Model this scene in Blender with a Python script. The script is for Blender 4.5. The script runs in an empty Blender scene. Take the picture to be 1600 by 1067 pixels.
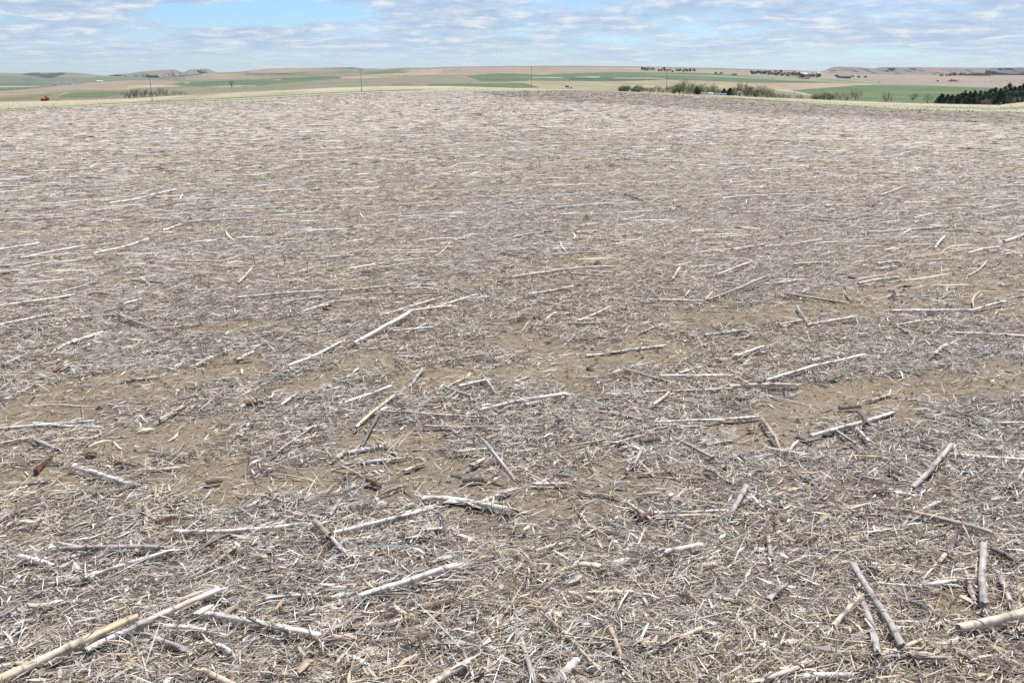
import bpy, bmesh, math, random
import numpy as np
from mathutils import Vector, Matrix

S = bpy.context.scene
COL = S.collection
R = math.radians

# ------------------------------------------------------------------ camera, sky, sun, exposure
CAM_H = 1.7
FPX = 1386.0                      # focal length in photo pixels (1600 wide)
PITCH = math.atan((533.5 - 112.0) / FPX)
SUN_EL, SUN_AZ = 60.0, 34.0       # azimuth clockwise from the view direction (+Y)

cam_data = bpy.data.cameras.new('camera')
cam = bpy.data.objects.new('camera', cam_data)
COL.objects.link(cam)
cam.location = (0, 0, CAM_H)
cam.rotation_euler = (math.pi / 2 - PITCH, 0, 0)
cam_data.sensor_width = 36.0
cam_data.lens = 36.0 * FPX / 1600.0
cam_data.clip_start = 0.05
cam_data.clip_end = 60000
S.camera = cam

W = bpy.data.worlds.new('World')
S.world = W
W.use_nodes = True


def N(nt, typ, **kw):
    n = nt.nodes.new(typ)
    for k, v in kw.items():
        if k.startswith('i_'):
            key = k[2:]
            key = int(key) if key.isdigit() else key
            n.inputs[key].default_value = v
        else:
            setattr(n, k, v)
    return n


def lk(nt, a, b):
    nt.links.new(a, b)


def math_node(nt, op, a, b=None, clamp=False):
    n = nt.nodes.new('ShaderNodeMath')
    n.operation = op
    n.use_clamp = clamp
    for i, v in enumerate((a, b)):
        if v is None:
            continue
        if isinstance(v, (int, float)):
            n.inputs[i].default_value = v
        else:
            nt.links.new(v, n.inputs[i])
    return n.outputs[0]


def mixc(nt, fac, a, b, blend='MIX'):
    n = nt.nodes.new('ShaderNodeMix')
    n.data_type = 'RGBA'
    n.blend_type = blend
    n.clamp_factor = True
    for s, v in ((n.inputs[0], fac), (n.inputs[6], a), (n.inputs[7], b)):
        if isinstance(v, (int, float)):
            s.default_value = v
        elif isinstance(v, tuple):
            s.default_value = v if len(v) == 4 else (*v, 1)
        else:
            nt.links.new(v, s)
    return n.outputs[2]


def ramp(nt, fac, stops, interp='LINEAR'):
    n = nt.nodes.new('ShaderNodeValToRGB')
    n.color_ramp.interpolation = interp
    els = n.color_ramp.elements
    while len(els) < len(stops):
        els.new(0.5)
    for e, (p, c) in zip(els, stops):
        e.position = p
        e.color = (c, c, c, 1) if isinstance(c, (int, float)) else (*c, 1)
    nt.links.new(fac, n.inputs[0])
    return n.outputs[0]


def build_world():
    nt = W.node_tree
    nt.nodes.clear()
    out = N(nt, 'ShaderNodeOutputWorld')
    bg = N(nt, 'ShaderNodeBackground')
    bg.inputs[1].default_value = 0.078
    lk(nt, bg.outputs[0], out.inputs[0])
    sky = N(nt, 'ShaderNodeTexSky', sky_type='NISHITA', sun_disc=False)
    sky.sun_elevation = R(SUN_EL)
    sky.sun_rotation = R(SUN_AZ)
    sky.altitude = 700
    sky.air_density = 1.0
    sky.dust_density = 0.3
    sky.ozone_density = 1.6
    tc = N(nt, 'ShaderNodeTexCoord')
    sx = N(nt, 'ShaderNodeSeparateXYZ')
    lk(nt, tc.outputs['Generated'], sx.inputs[0])
    x, y, z = sx.outputs
    az = math_node(nt, 'ARCTAN2', x, y)
    zc = math_node(nt, 'MAXIMUM', z, 0.0)
    # layered cloud deck: rows get thinner and closer towards the horizon
    el = math_node(nt, 'LOGARITHM', math_node(nt, 'ADD', zc, 0.018), math.e)
    cv = N(nt, 'ShaderNodeCombineXYZ')
    lk(nt, math_node(nt, 'MULTIPLY', az, 8.0), cv.inputs[0])
    lk(nt, math_node(nt, 'MULTIPLY', el, 2.3), cv.inputs[1])
    n1 = N(nt, 'ShaderNodeTexNoise', i_Scale=0.95, i_Detail=9.0, i_Roughness=0.58, i_Distortion=0.25)
    lk(nt, cv.outputs[0], n1.inputs['Vector'])
    cv2 = N(nt, 'ShaderNodeCombineXYZ')
    lk(nt, math_node(nt, 'ADD', math_node(nt, 'MULTIPLY', az, 17.0), 31.0), cv2.inputs[0])
    lk(nt, math_node(nt, 'MULTIPLY', el, 5.5), cv2.inputs[1])
    n2 = N(nt, 'ShaderNodeTexNoise', i_Scale=1.6, i_Detail=9.0, i_Roughness=0.62, i_Distortion=0.3)
    lk(nt, cv2.outputs[0], n2.inputs['Vector'])
    # blue opening: a real gap in the deck, high and left of the view direction
    gx = math_node(nt, 'DIVIDE', math_node(nt, 'ADD', az, 0.275), 0.15)
    gz_ = math_node(nt, 'DIVIDE', math_node(nt, 'SUBTRACT', z, 0.056), 0.016)
    # tilt the opening a little
    gz_ = math_node(nt, 'SUBTRACT', gz_, math_node(nt, 'MULTIPLY', gx, 0.45))
    gap = math_node(nt, 'SUBTRACT', 1.0, math_node(nt, 'SQRT', math_node(nt, 'ADD', math_node(nt, 'MULTIPLY', gx, gx), math_node(nt, 'MULTIPLY', gz_, gz_))), clamp=True)
    dens = math_node(nt, 'SUBTRACT', n1.outputs[0], math_node(nt, 'MULTIPLY', gap, 0.43))
    dens = math_node(nt, 'ADD', dens, math_node(nt, 'MULTIPLY', math_node(nt, 'SUBTRACT', n2.outputs[0], 0.5), 0.25))
    mask = ramp(nt, dens, [(0.34, 0.0), (0.41, 0.5), (0.50, 0.85), (0.62, 0.97)])
    hz = ramp(nt, z, [(0.0, 0.12), (0.012, 0.55), (0.03, 0.92), (0.10, 0.9), (0.25, 0.3), (1.0, 0.12)])
    mask = math_node(nt, 'MULTIPLY', mask, hz)
    # light tops and blue-grey undersides
    cs = ramp(nt, n2.outputs[0], [(0.36, (0.49, 0.62, 0.84)), (0.46, (0.58, 0.70, 0.88)), (0.54, (0.72, 0.81, 0.94)), (0.64, (0.98, 1.0, 1.03))])
    csv = N(nt, 'ShaderNodeVectorMath', operation='SCALE')
    csv.inputs['Scale'].default_value = CLOUD_V
    lk(nt, cs, csv.inputs[0])
    base = N(nt, 'ShaderNodeVectorMath', operation='MULTIPLY')
    base.inputs[1].default_value = SKY_TINT
    lk(nt, sky.outputs[0], base.inputs[0])
    c = mixc(nt, mask, base.outputs[0], csv.outputs[0])
    lk(nt, c, bg.inputs[0])


CLOUD_V = 8.7
SKY_TINT = (0.80, 1.05, 1.42)
build_world()

sun_d = bpy.data.lights.new('sun', 'SUN')
sun_d.energy = 4.9
sun_d.angle = R(0.53)
sun_d.color = (1.0, 0.955, 0.88)
sun = bpy.data.objects.new('sun', sun_d)
COL.objects.link(sun)
sdir = Vector((math.sin(R(SUN_AZ)) * math.cos(R(SUN_EL)), math.cos(R(SUN_AZ)) * math.cos(R(SUN_EL)), math.sin(R(SUN_EL))))
sun.rotation_euler = sdir.to_track_quat('Z', 'Y').to_euler()
sun.location = sdir * 50

S.view_settings.view_transform = 'Standard'
S.view_settings.look = 'None'
S.view_settings.gamma = 1.0
S.view_settings.exposure = 0.36
S.cycles.max_bounces = 5
S.cycles.diffuse_bounces = 3
S.cycles.glossy_bounces = 2
S.cycles.transmission_bounces = 2
S.cycles.volume_bounces = 0
S.cycles.use_denoising = False
S.cycles.pixel_filter_type = 'BLACKMAN_HARRIS'

rng = np.random.default_rng(7)
random.seed(7)

# ------------------------------------------------------------------ geometry of the view (to put traced things at real places)
cp, sp = math.cos(PITCH), math.sin(PITCH)


def ray(px, py):
    """horizontal unit direction and downward slope of the line of sight through a photo pixel"""
    u = (np.asarray(px, float) - 800.0) / FPX
    v = (np.asarray(py, float) - 533.5) / FPX
    dx = u
    dy = cp - v * sp
    dz = -sp - v * cp
    h = np.hypot(dx, dy)
    return dx / h, dy / h, dz / h


def to_px(x, y, z):
    z = z - CAM_H
    f = y * cp - z * sp
    up = y * sp + z * cp
    return 800.0 + FPX * x / f, 533.5 - FPX * up / f


def hash2(ix, iy, seed):
    n = (ix.astype(np.int64) * 374761393 + iy.astype(np.int64) * 668265263 + seed * 1442695041) & 0xFFFFFFFF
    n = ((n ^ (n >> 13)) * 1274126177) & 0xFFFFFFFF
    n = n ^ (n >> 16)
    return (n & 0xFFFFFF) / float(0xFFFFFF)


def vnoise(x, y, seed=0):
    x = np.asarray(x, float)
    y = np.asarray(y, float)
    ix = np.floor(x)
    iy = np.floor(y)
    fx = x - ix
    fy = y - iy
    fx = fx * fx * (3 - 2 * fx)
    fy = fy * fy * (3 - 2 * fy)
    a = hash2(ix, iy, seed)
    b = hash2(ix + 1, iy, seed)
    c = hash2(ix, iy + 1, seed)
    d = hash2(ix + 1, iy + 1, seed)
    return (a * (1 - fx) + b * fx) * (1 - fy) + (c * (1 - fx) + d * fx) * fy


def fbm(x, y, seed=0, oct=4, gain=0.5):
    s, a, t = 0, 1.0, 0
    for o in range(oct):
        s = s + a * vnoise(x * 2 ** o, y * 2 ** o, seed + o * 17)
        t += a
        a *= gain
    return s / t


X_B = [0, 100, 200, 300, 400, 500, 600, 700, 800, 900, 1000, 1100, 1200, 1300, 1400, 1500, 1600]
Y_EDGE = [174.5, 169.5, 164.7, 160, 155.6, 149.8, 145.7, 143.4, 142.5, 142.6, 146.2, 152.6, 159.8, 166, 172.8, 176.2, 178.5]
R_EDGE = [150, 168, 186, 200, 215, 230, 243, 254, 260, 258, 250, 228, 200, 180, 160, 150, 140]
XT = [0, 100, 200, 300, 400, 500, 600, 700, 750, 800, 870, 900, 1000, 1100, 1200, 1300, 1400, 1500, 1560, 1600]
YT = [160, 157.5, 154.7, 148.2, 143, 138.2, 135, 135, 136, 138, 139.4, 140, 144.4, 148, 153, 157, 161, 163.5, 164.6, 160.5]
XRM = [0, 238, 565, 830, 1041, 1200, 1400, 1600]
RM = [400, 430, 500, 520, 500, 440, 360, 320]


def ye(x): return np.interp(x, X_B, Y_EDGE)
def re_(x): return np.interp(x, X_B, R_EDGE)
def yt(x): return np.interp(x, XT, YT)
def rm(x): return np.interp(x, XRM, RM)


_tx = np.linspace(-300, 1900, 441)
_dx, _dy, _dz = ray(_tx, ye(_tx))
_taz = np.arctan2(_dx, _dy)
_tre = re_(_tx)
_tD = -(CAM_H + _dz * _tre)          # drop of the field's edge below the camera's feet


def gz(x, y, fine=True):
    """height of the field's surface"""
    r = np.hypot(x, y)
    az = np.arctan2(x, y)
    z = -np.interp(az, _taz, _tD) * r / np.interp(az, _taz, _tre)
    if fine:
        k = 1.0 / (1 + (r / 25.0) ** 2)
        z = z + k * (0.030 * (fbm(x * 1.3, y * 1.3, 5, 3) - 0.5) + 0.016 * (fbm(x * 9, y * 9, 11, 3) - 0.5))
    return z


def on_field(px, py, lift=0.0):
    dx, dy, dz = ray(px, py)
    r = 5.0
    for _ in range(40):
        z = float(gz(dx * r, dy * r)) + lift
        r = 0.5 * r + 0.5 * min(max((CAM_H - z) / -float(dz), 0.5), 400) if dz < 0 else 400
    return np.array([dx * r, dy * r, CAM_H + dz * r])


# bare soil patches: centre, half sizes and tilt as seen
BARE = [(250, 598, 200, 36, 7), (205, 690, 160, 34, 8), (480, 592, 95, 26, 10), (470, 762, 160, 30, 5), (300, 742, 110, 32, 5), (50, 835, 100, 30, 5),
        (330, 660, 90, 20, 8), (830, 566, 90, 30, 5), (915, 600, 60, 26, 0), (620, 690, 75, 17, 5), (1340, 482, 280, 17, 5), (1500, 440, 150, 18, 4),
        (1150, 500, 130, 17, 3), (1060, 545, 100, 15, 3), (1270, 640, 120, 32, 5), (1450, 602, 200, 15, 4), (1560, 590, 80, 24, 0), (1480, 937, 34, 20, 0),
        (1015, 852, 34, 9, 5), (915, 698, 60, 9, 8), (380, 505, 120, 8, 4), (565, 482, 60, 8, 4), (700, 583, 80, 15, 5), (1180, 690, 50, 9, 0),
        (80, 745, 60, 18, 5), (190, 437, 30, 6, 3), (820, 505, 60, 8, 3), (1420, 430, 60, 6, 3), (70, 980, 22, 8, 0), (1110, 590, 40, 8, 0)]


def bare_amount(x, y):
    px, py = to_px(x, np.maximum(y, 0.4), gz(x, y, False))
    m = np.zeros_like(px)
    nz = fbm(x * 2.2, y * 2.2, 41, 4) - 0.5
    for cx, cy, a, b, rot in BARE:
        c, s = math.cos(R(rot)), math.sin(R(rot))
        u = ((px - cx) * c - (py - cy) * s) / (a * 1.05)
        v = ((px - cx) * s + (py - cy) * c) / (b * 1.08)
        d = np.sqrt(u * u + v * v)
        m = np.maximum(m, np.clip((1.22 - d + nz * 3.0) * 2.2, 0, 1))
    # a scatter of small thin spots everywhere
    t = fbm(x * 1.1 + 7, y * 1.1, 77, 4)
    m = np.maximum(m, np.clip((t - 0.66) * 9, 0, 0.8))
    r = np.hypot(x, y)
    st = fbm((x * 0.85 + y * 0.5) * 0.16 + 3, (y * 0.85 - x * 0.5) * 0.9, 91, 3)
    m = np.maximum(m, np.clip((st - 0.62) * 5, 0, 0.55) * np.clip((r - 8) / 10, 0, 1))
    return m


def cloud_shade_amount(x, y):  # strength of the cloud shadow painted over the field's far right
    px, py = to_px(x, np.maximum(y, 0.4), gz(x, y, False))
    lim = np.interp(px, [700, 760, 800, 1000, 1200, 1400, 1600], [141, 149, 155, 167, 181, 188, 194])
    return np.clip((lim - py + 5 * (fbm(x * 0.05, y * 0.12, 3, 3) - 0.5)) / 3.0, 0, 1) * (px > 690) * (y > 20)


# ------------------------------------------------------------------ helpers: meshes and properties
def np_mesh(name, verts, faces, mat, parent=None, colors=None, smooth=False, extra=None):
    """faces: (n,k) int array; colours per vertex (n,3)"""
    verts = np.ascontiguousarray(verts, dtype=np.float32)
    faces = np.ascontiguousarray(faces, dtype=np.int32)
    me = bpy.data.meshes.new(name)
    nf, k = faces.shape
    me.vertices.add(len(verts))
    me.vertices.foreach_set('co', verts.ravel())
    me.loops.add(nf * k)
    me.loops.foreach_set('vertex_index', faces.ravel())
    me.polygons.add(nf)
    me.polygons.foreach_set('loop_start', np.arange(0, nf * k, k, dtype=np.int32))
    me.polygons.foreach_set('use_smooth', np.full(nf, smooth, dtype=bool))
    me.update(calc_edges=True)
    if colors is not None:
        at = me.color_attributes.new('col', 'FLOAT_COLOR', 'POINT')
        c4 = np.ones((len(verts), 4), dtype=np.float32)
        c4[:, :3] = colors
        at.data.foreach_set('color', c4.ravel())
    if extra:
        for nm, arr in extra.items():
            at = me.attributes.new(nm, 'FLOAT', 'POINT')
            at.data.foreach_set('value', np.ascontiguousarray(arr, dtype=np.float32))
    me.materials.append(mat)
    o = bpy.data.objects.new(name, me)
    COL.objects.link(o)
    if parent is not None:
        o.parent = parent
    return o


def tag(o, label, cat, group=None):
    o['label'] = label
    o['category'] = cat
    if group:
        o['group'] = group
    return o


def empty(name, loc, label, cat, group=None, rz=0.0):
    o = bpy.data.objects.new(name, None)
    COL.objects.link(o)
    o.location = loc
    o.rotation_euler = (0, 0, rz)
    o.empty_display_size = 0.1
    return tag(o, label, cat, group)


def structure(o, kind='structure'):
    o['kind'] = kind
    return o


class MB:
    """collects boxes, tubes and loose faces, builds one mesh"""
    def __init__(s):
        s.v, s.f = [], []

    def add(s, vs, fs):
        b = len(s.v)
        s.v += [tuple(v) for v in vs]
        s.f += [tuple(b + i for i in f) for f in fs]
        return s

    def box(s, c, d, rz=0.0):
        cx, cy, cz = c
        hx, hy, hz = d[0] / 2, d[1] / 2, d[2] / 2
        cc, ss = math.cos(rz), math.sin(rz)
        vs = []
        for z in (-hz, hz):
            for x, y in ((-hx, -hy), (hx, -hy), (hx, hy), (-hx, hy)):
                vs.append((cx + x * cc - y * ss, cy + x * ss + y * cc, cz + z))
        return s.add(vs, [(3, 2, 1, 0), (4, 5, 6, 7), (0, 1, 5, 4), (1, 2, 6, 5), (2, 3, 7, 6), (3, 0, 4, 7)])

    def tube(s, pts, rads, n=6, cap=True):
        pts = [Vector(p) for p in pts]
        rings = []
        ref = None
        for i, p in enumerate(pts):
            t = (pts[min(i + 1, len(pts) - 1)] - pts[max(i - 1, 0)]).normalized()
            if ref is None:
                ref = t.orthogonal().normalized()
            ref = (ref - t * ref.dot(t)).normalized()
            b = t.cross(ref)
            rings.append([p + (ref * math.cos(2 * math.pi * k / n) + b * math.sin(2 * math.pi * k / n)) * rads[i] for k in range(n)])
        vs = [v for r_ in rings for v in r_]
        fs = []
        for i in range(len(pts) - 1):
            for k in range(n):
                fs.append((i * n + k, i * n + (k + 1) % n, (i + 1) * n + (k + 1) % n, (i + 1) * n + k))
        if cap:
            fs.append(tuple(range(n))[::-1])
            fs.append(tuple((len(pts) - 1) * n + k for k in range(n)))
        return s.add(vs, fs)

    def build(s, name, mat, parent=None, smooth=False, bevel=0):
        me = bpy.data.meshes.new(name)
        me.from_pydata(s.v, [], s.f)
        me.polygons.foreach_set('use_smooth', [smooth] * len(me.polygons))
        me.materials.append(mat)
        o = bpy.data.objects.new(name, me)
        COL.objects.link(o)
        if parent is not None:
            o.parent = parent
        if bevel:
            m = o.modifiers.new('bevel', 'BEVEL')
            m.width = bevel
            m.segments = 2
        return o


# ------------------------------------------------------------------ materials
def new_mat(name, rough=0.8, spec=0.3):
    m = bpy.data.materials.new(name)
    m.use_nodes = True
    b = m.node_tree.nodes['Principled BSDF']
    b.inputs['Roughness'].default_value = rough
    b.inputs['Specular IOR Level'].default_value = spec
    return m, m.node_tree, b


def noise(nt, vec, scale, detail=4.0, rough=0.55, dist=0.0):
    n = N(nt, 'ShaderNodeTexNoise', i_Scale=scale, i_Detail=detail, i_Roughness=rough, i_Distortion=dist)
    lk(nt, vec, n.inputs['Vector'])
    return n.outputs[0]


def mapped(nt, vec, scale=(1, 1, 1), rot=(0, 0, 0)):
    m = N(nt, 'ShaderNodeMapping')
    m.inputs['Scale'].default_value = scale
    m.inputs['Rotation'].default_value = rot
    lk(nt, vec, m.inputs['Vector'])
    return m.outputs[0]


def mat_plain(name, col, var=0.25, scale=8.0, rough=0.85, spec=0.25, metal=0.0, bump=0.0):
    m, nt, b = new_mat(name, rough, spec)
    tc = N(nt, 'ShaderNodeTexCoord')
    n = noise(nt, tc.outputs['Object'], scale, 5)
    k = ramp(nt, n, [(0.25, 1 - var), (0.75, 1 + var)])
    c = mixc(nt, 1.0, (*col, 1), k, 'MULTIPLY')
    lk(nt, c, b.inputs['Base Color'])
    b.inputs['Metallic'].default_value = metal
    if bump:
        bp = N(nt, 'ShaderNodeBump', i_Strength=bump, i_Distance=0.02)
        lk(nt, n, bp.inputs['Height'])
        lk(nt, bp.outputs[0], b.inputs['Normal'])
    return m


def mat_attr(name, rough=0.75, spec=0.25, streak=True, trans=0.0):
    """colour from the mesh's own attribute, with fibre streaks"""
    m, nt, b = new_mat(name, rough, spec)
    a = N(nt, 'ShaderNodeAttribute', attribute_name='col')
    c = a.outputs['Color']
    if streak:
        tc = N(nt, 'ShaderNodeTexCoord')
        n1 = noise(nt, mapped(nt, tc.outputs['Object'], (7, 130, 130)), 1.0, 4, 0.6)
        n2 = noise(nt, tc.outputs['Object'], 28, 4, 0.6)
        c = mixc(nt, 1.0, c, ramp(nt, n1, [(0.28, 0.62), (0.5, 1.0), (0.75, 1.18)]), 'MULTIPLY')
        c = mixc(nt, ramp(nt, n2, [(0.52, 0.0), (0.72, 0.55)]), c, (0.16, 0.13, 0.105, 1))
        bp = N(nt, 'ShaderNodeBump', i_Strength=0.5, i_Distance=0.0015)
        lk(nt, n1, bp.inputs['Height'])
        lk(nt, bp.outputs[0], b.inputs['Normal'])
    lk(nt, c, b.inputs['Base Color'])
    if trans:
        out = [n for n in nt.nodes if n.type == 'OUTPUT_MATERIAL'][0]
        tr = N(nt, 'ShaderNodeBsdfTranslucent')
        lk(nt, c, tr.inputs[0])
        mx = N(nt, 'ShaderNodeMixShader')
        mx.inputs[0].default_value = trans
        lk(nt, b.outputs[0], mx.inputs[1])
        lk(nt, tr.outputs[0], mx.inputs[2])
        lk(nt, mx.outputs[0], out.inputs[0])
    return m


M_STALK = mat_attr('corn_stalk_skin', 0.55, 0.35)
M_LITTER = mat_attr('dry_residue', 0.8, 0.2, streak=False, trans=0.20)
M_LEAF = mat_attr('dry_leaf', 0.7, 0.25, trans=0.15)
M_COB = mat_attr('cob', 0.9, 0.1, streak=False)
M_FOL = mat_attr('foliage', 0.75, 0.2, streak=False, trans=0.2)

ROW_ROT = R(-28)


def mat_field():
    m, nt, b = new_mat('residue_covered_soil', 0.95, 0.12)
    geo = N(nt, 'ShaderNodeNewGeometry')
    P = geo.outputs['Position']
    bare = N(nt, 'ShaderNodeAttribute', attribute_name='bare').outputs['Fac']
    dark = N(nt, 'ShaderNodeAttribute', attribute_name='cloud_shade').outputs['Fac']
    far = N(nt, 'ShaderNodeAttribute', attribute_name='thatch').outputs['Fac']
    # soil
    s1 = noise(nt, P, 3.0, 6, 0.6)
    s2 = noise(nt, P, 55.0, 5, 0.65)
    soil = mixc(nt, s1, (0.215, 0.168, 0.114, 1), (0.300, 0.242, 0.170, 1))
    soil = mixc(nt, 1.0, soil, ramp(nt, s2, [(0.25, 0.72), (0.7, 1.15)]), 'MULTIPLY')
    # drying cracks
    pw = N(nt, 'ShaderNodeVectorMath', operation='ADD')
    nw = N(nt, 'ShaderNodeTexNoise', i_Scale=14.0, i_Detail=4.0)
    lk(nt, P, nw.inputs['Vector'])
    sc = N(nt, 'ShaderNodeVectorMath', operation='SCALE')
    sc.inputs['Scale'].default_value = 0.07
    lk(nt, nw.outputs['Color'], sc.inputs[0])
    lk(nt, P, pw.inputs[0])
    lk(nt, sc.outputs[0], pw.inputs[1])
    vo = N(nt, 'ShaderNodeTexVoronoi', feature='DISTANCE_TO_EDGE', i_Scale=16.0)
    lk(nt, pw.outputs[0], vo.inputs['Vector'])
    crack = ramp(nt, vo.outputs['Distance'], [(0.0, 0.85), (0.012, 0.5), (0.030, 0.0)])
    cm = ramp(nt, noise(nt, P, 1.7, 3), [(0.45, 0.0), (0.62, 0.75)])
    crack = math_node(nt, 'MULTIPLY', crack, cm)
    soil = mixc(nt, crack, soil, (0.10, 0.072, 0.05, 1))
    # fine residue worked into the surface, in row direction
    Pr = mapped(nt, P, (28, 150, 60), (0, 0, ROW_ROT))
    f1 = noise(nt, Pr, 1.0, 5, 0.7)
    Pr2 = mapped(nt, P, (4.0, 14, 8), (0, 0, ROW_ROT))
    f2 = noise(nt, Pr2, 1.0, 5, 0.7)
    Pr3 = mapped(nt, P, (0.12, 0.9, 0.5), (0, 0, ROW_ROT))
    f3 = noise(nt, Pr3, 1.0, 5, 0.6)
    thatch = ramp(nt, f1, [(0.30, (0.06, 0.046, 0.036)), (0.46, (0.14, 0.112, 0.09)), (0.60, (0.30, 0.25, 0.21)), (0.75, (0.58, 0.52, 0.46))])
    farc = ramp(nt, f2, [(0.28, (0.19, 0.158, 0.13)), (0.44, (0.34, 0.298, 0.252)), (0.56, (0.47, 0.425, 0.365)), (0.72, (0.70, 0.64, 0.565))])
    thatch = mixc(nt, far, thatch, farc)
    thatch = mixc(nt, 1.0, thatch, ramp(nt, f3, [(0.3, 0.86), (0.7, 1.12)]), 'MULTIPLY')
    f4 = noise(nt, mapped(nt, P, (0.03, 0.06, 0.05), (0, 0, ROW_ROT)), 1.0, 3, 0.5)
    thatch = mixc(nt, 1.0, thatch, ramp(nt, f4, [(0.3, 0.90), (0.7, 1.08)]), 'MULTIPLY')
    keep = math_node(nt, 'SUBTRACT', 1.0, bare, clamp=True)
    c = mixc(nt, keep, soil, thatch)
    c = mixc(nt, math_node(nt, 'MULTIPLY', dark, 0.8), c, mixc(nt, 1.0, c, (0.70, 0.65, 0.63, 1), 'MULTIPLY'))  # cloud shadow painted into the ground colour
    lk(nt, c, b.inputs['Base Color'])
    h = math_node(nt, 'ADD', math_node(nt, 'MULTIPLY', s2, 0.6), math_node(nt, 'MULTIPLY', f1, 0.8))
    h = math_node(nt, 'SUBTRACT', h, math_node(nt, 'MULTIPLY', crack, 0.8))
    bp = N(nt, 'ShaderNodeBump', i_Strength=0.8, i_Distance=0.01)
    lk(nt, h, bp.inputs['Height'])
    lk(nt, bp.outputs[0], b.inputs['Normal'])
    return m


def mat_land(name, c1, c2, sx=0.012, sy=0.05, c3=None, speck=0.0):
    """open farmland: two colours of cover in long patches, and a finer mottle"""
    m, nt, b = new_mat(name, 0.95, 0.1)
    geo = N(nt, 'ShaderNodeNewGeometry')
    P = geo.outputs['Position']
    c1, c2 = tuple(v * 0.80 for v in c1), tuple(v * 0.80 for v in c2)
    c3 = c3 and tuple(v * 0.80 for v in c3)
    a = noise(nt, mapped(nt, P, (sx, sy * 0.35, 0.02), (0, 0, R(8))), 1.0, 5, 0.6)
    c = mixc(nt, ramp(nt, a, [(0.35, 0.0), (0.65, 1.0)]), (*c1, 1), (*c2, 1))
    d = noise(nt, mapped(nt, P, (0.12, 0.05, 0.1)), 1.0, 6, 0.7)
    c = mixc(nt, 1.0, c, ramp(nt, d, [(0.25, 0.80), (0.75, 1.18)]), 'MULTIPLY')
    if c3:
        e = noise(nt, mapped(nt, P, (0.004, 0.012, 0.02)), 1.0, 4, 0.6)
        c = mixc(nt, ramp(nt, e, [(0.5, 0.0), (0.62, 0.8)]), c, (*c3, 1))
    # drainage lines and grazed tracks winding over the slopes
    v = noise(nt, mapped(nt, P, (0.0045, 0.0018, 0.01)), 1.0, 5, 0.62)
    vein = ramp(nt, math_node(nt, 'ABSOLUTE', math_node(nt, 'SUBTRACT', v, 0.5)), [(0.0, 0.55), (0.012, 0.35), (0.03, 0.0)])
    c = mixc(nt, vein, c, (0.17, 0.175, 0.11, 1))
    g = noise(nt, mapped(nt, P, (0.012, 0.004, 0.02)), 1.0, 6, 0.7)
    c = mixc(nt, 1.0, c, ramp(nt, g, [(0.3, 0.84), (0.7, 1.14)]), 'MULTIPLY')
    lk(nt, c, b.inputs['Base Color'])
    return m


# ------------------------------------------------------------------ the corn field (ground round the camera out to its edge)
def build_field():
    view = np.linspace(R(-40), R(40), 821)
    rest = np.linspace(R(40), R(320), 90)[1:-1]
    az = np.concatenate([view, rest])
    nr = 430
    s = np.linspace(0, 1, nr)
    r_n = 1.2 * (400 / 1.2) ** s           # log-spaced
    k = (r_n - r_n[0]) / (r_n[-1] - r_n[0])
    A = np.where(az > math.pi, az - 2 * math.pi, az)
    RE = np.interp(A, _taz, _tre)
    rr = r_n[:, None] + np.zeros_like(A)[None, :]
    rr = rr * (1 - k[:, None]) + RE[None, :] * k[:, None] * 1.0
    rr = np.minimum(rr, RE[None, :])
    rr = np.vstack([np.zeros_like(A)[None, :] + 0.02, rr])
    X = rr * np.sin(A)[None, :]
    Y = rr * np.cos(A)[None, :]
    Z = gz(X, Y)
    n0, n1 = X.shape
    V = np.stack([X, Y, Z], -1).reshape(-1, 3)
    i = np.arange(n0 - 1)[:, None]
    j = np.arange(n1)[None, :]
    a = i * n1 + j
    b = i * n1 + (j + 1) % n1
    F = np.stack([a, b, b + n1, a + n1], -1).reshape(-1, 4)[:, ::-1]
    x, y, z = V[:, 0], V[:, 1], V[:, 2]
    ba = bare_amount(x, y)
    px, py = to_px(x, np.maximum(y, 0.4), z)
    cloud_shade = cloud_shade_amount(x, y)
    r = np.hypot(x, y)
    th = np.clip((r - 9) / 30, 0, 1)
    o = np_mesh('corn_field', V, F, mat_field(), smooth=True, extra={'bare': ba, 'cloud_shade': cloud_shade, 'thatch': th})
    structure(o)


build_field()


# ------------------------------------------------------------------ land beyond the field: real terrain, cut into fields
XS = [0, 40, 50, 100, 125, 140, 150, 165, 180, 200, 215, 245, 340, 350, 370, 385, 400, 415, 440, 448, 460, 500, 550, 570, 600, 612, 640, 680, 690, 750, 800, 900, 1000, 1050, 1100, 1150, 1200, 1250, 1285, 1330, 1400, 1600]
YS = [114.4, 115, 114, 113.6, 114.2, 116.4, 117.4, 118.4, 119.2, 120.6, 121.3, 122, 113.6, 113.4, 112.8, 111, 110, 108, 107.2, 106.3, 106.7, 106.5, 105.9, 107.4, 107.9, 107, 106, 105.5, 104.8, 104.1, 103.5, 103.1, 104.2, 105.2, 106.4, 107.8, 109.3, 110.6, 111.6, 113.5, 117, 118]
XRS = [0, 150, 250, 340, 450, 600, 800, 1000, 1200, 1290, 1400, 1600]
RS = [7500, 6500, 5200, 5600, 6500, 5600, 4600, 4300, 4300, 4800, 6500, 7000]


def ysky(x): return np.interp(x, XS, YS)


def land_r(px, py):
    """distance of the ground seen at a photo pixel beyond the field"""
    px = np.asarray(px, float)
    py = np.asarray(py, float)
    e, t, s = ye(px), yt(px), ysky(px)
    r0, r1, r2 = re_(px), rm(px), np.interp(px, XRS, RS)
    rv = r1 * 1.22
    tm = np.clip((e - py) / (e - t), 0, 1)
    tv = np.clip((t - py) / (t - s), 0, 1)
    near = r0 + (r1 - r0) * tm
    farr = rv * (r2 / rv) ** (tv ** 0.9)
    return np.where(py >= t, near, farr)


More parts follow.
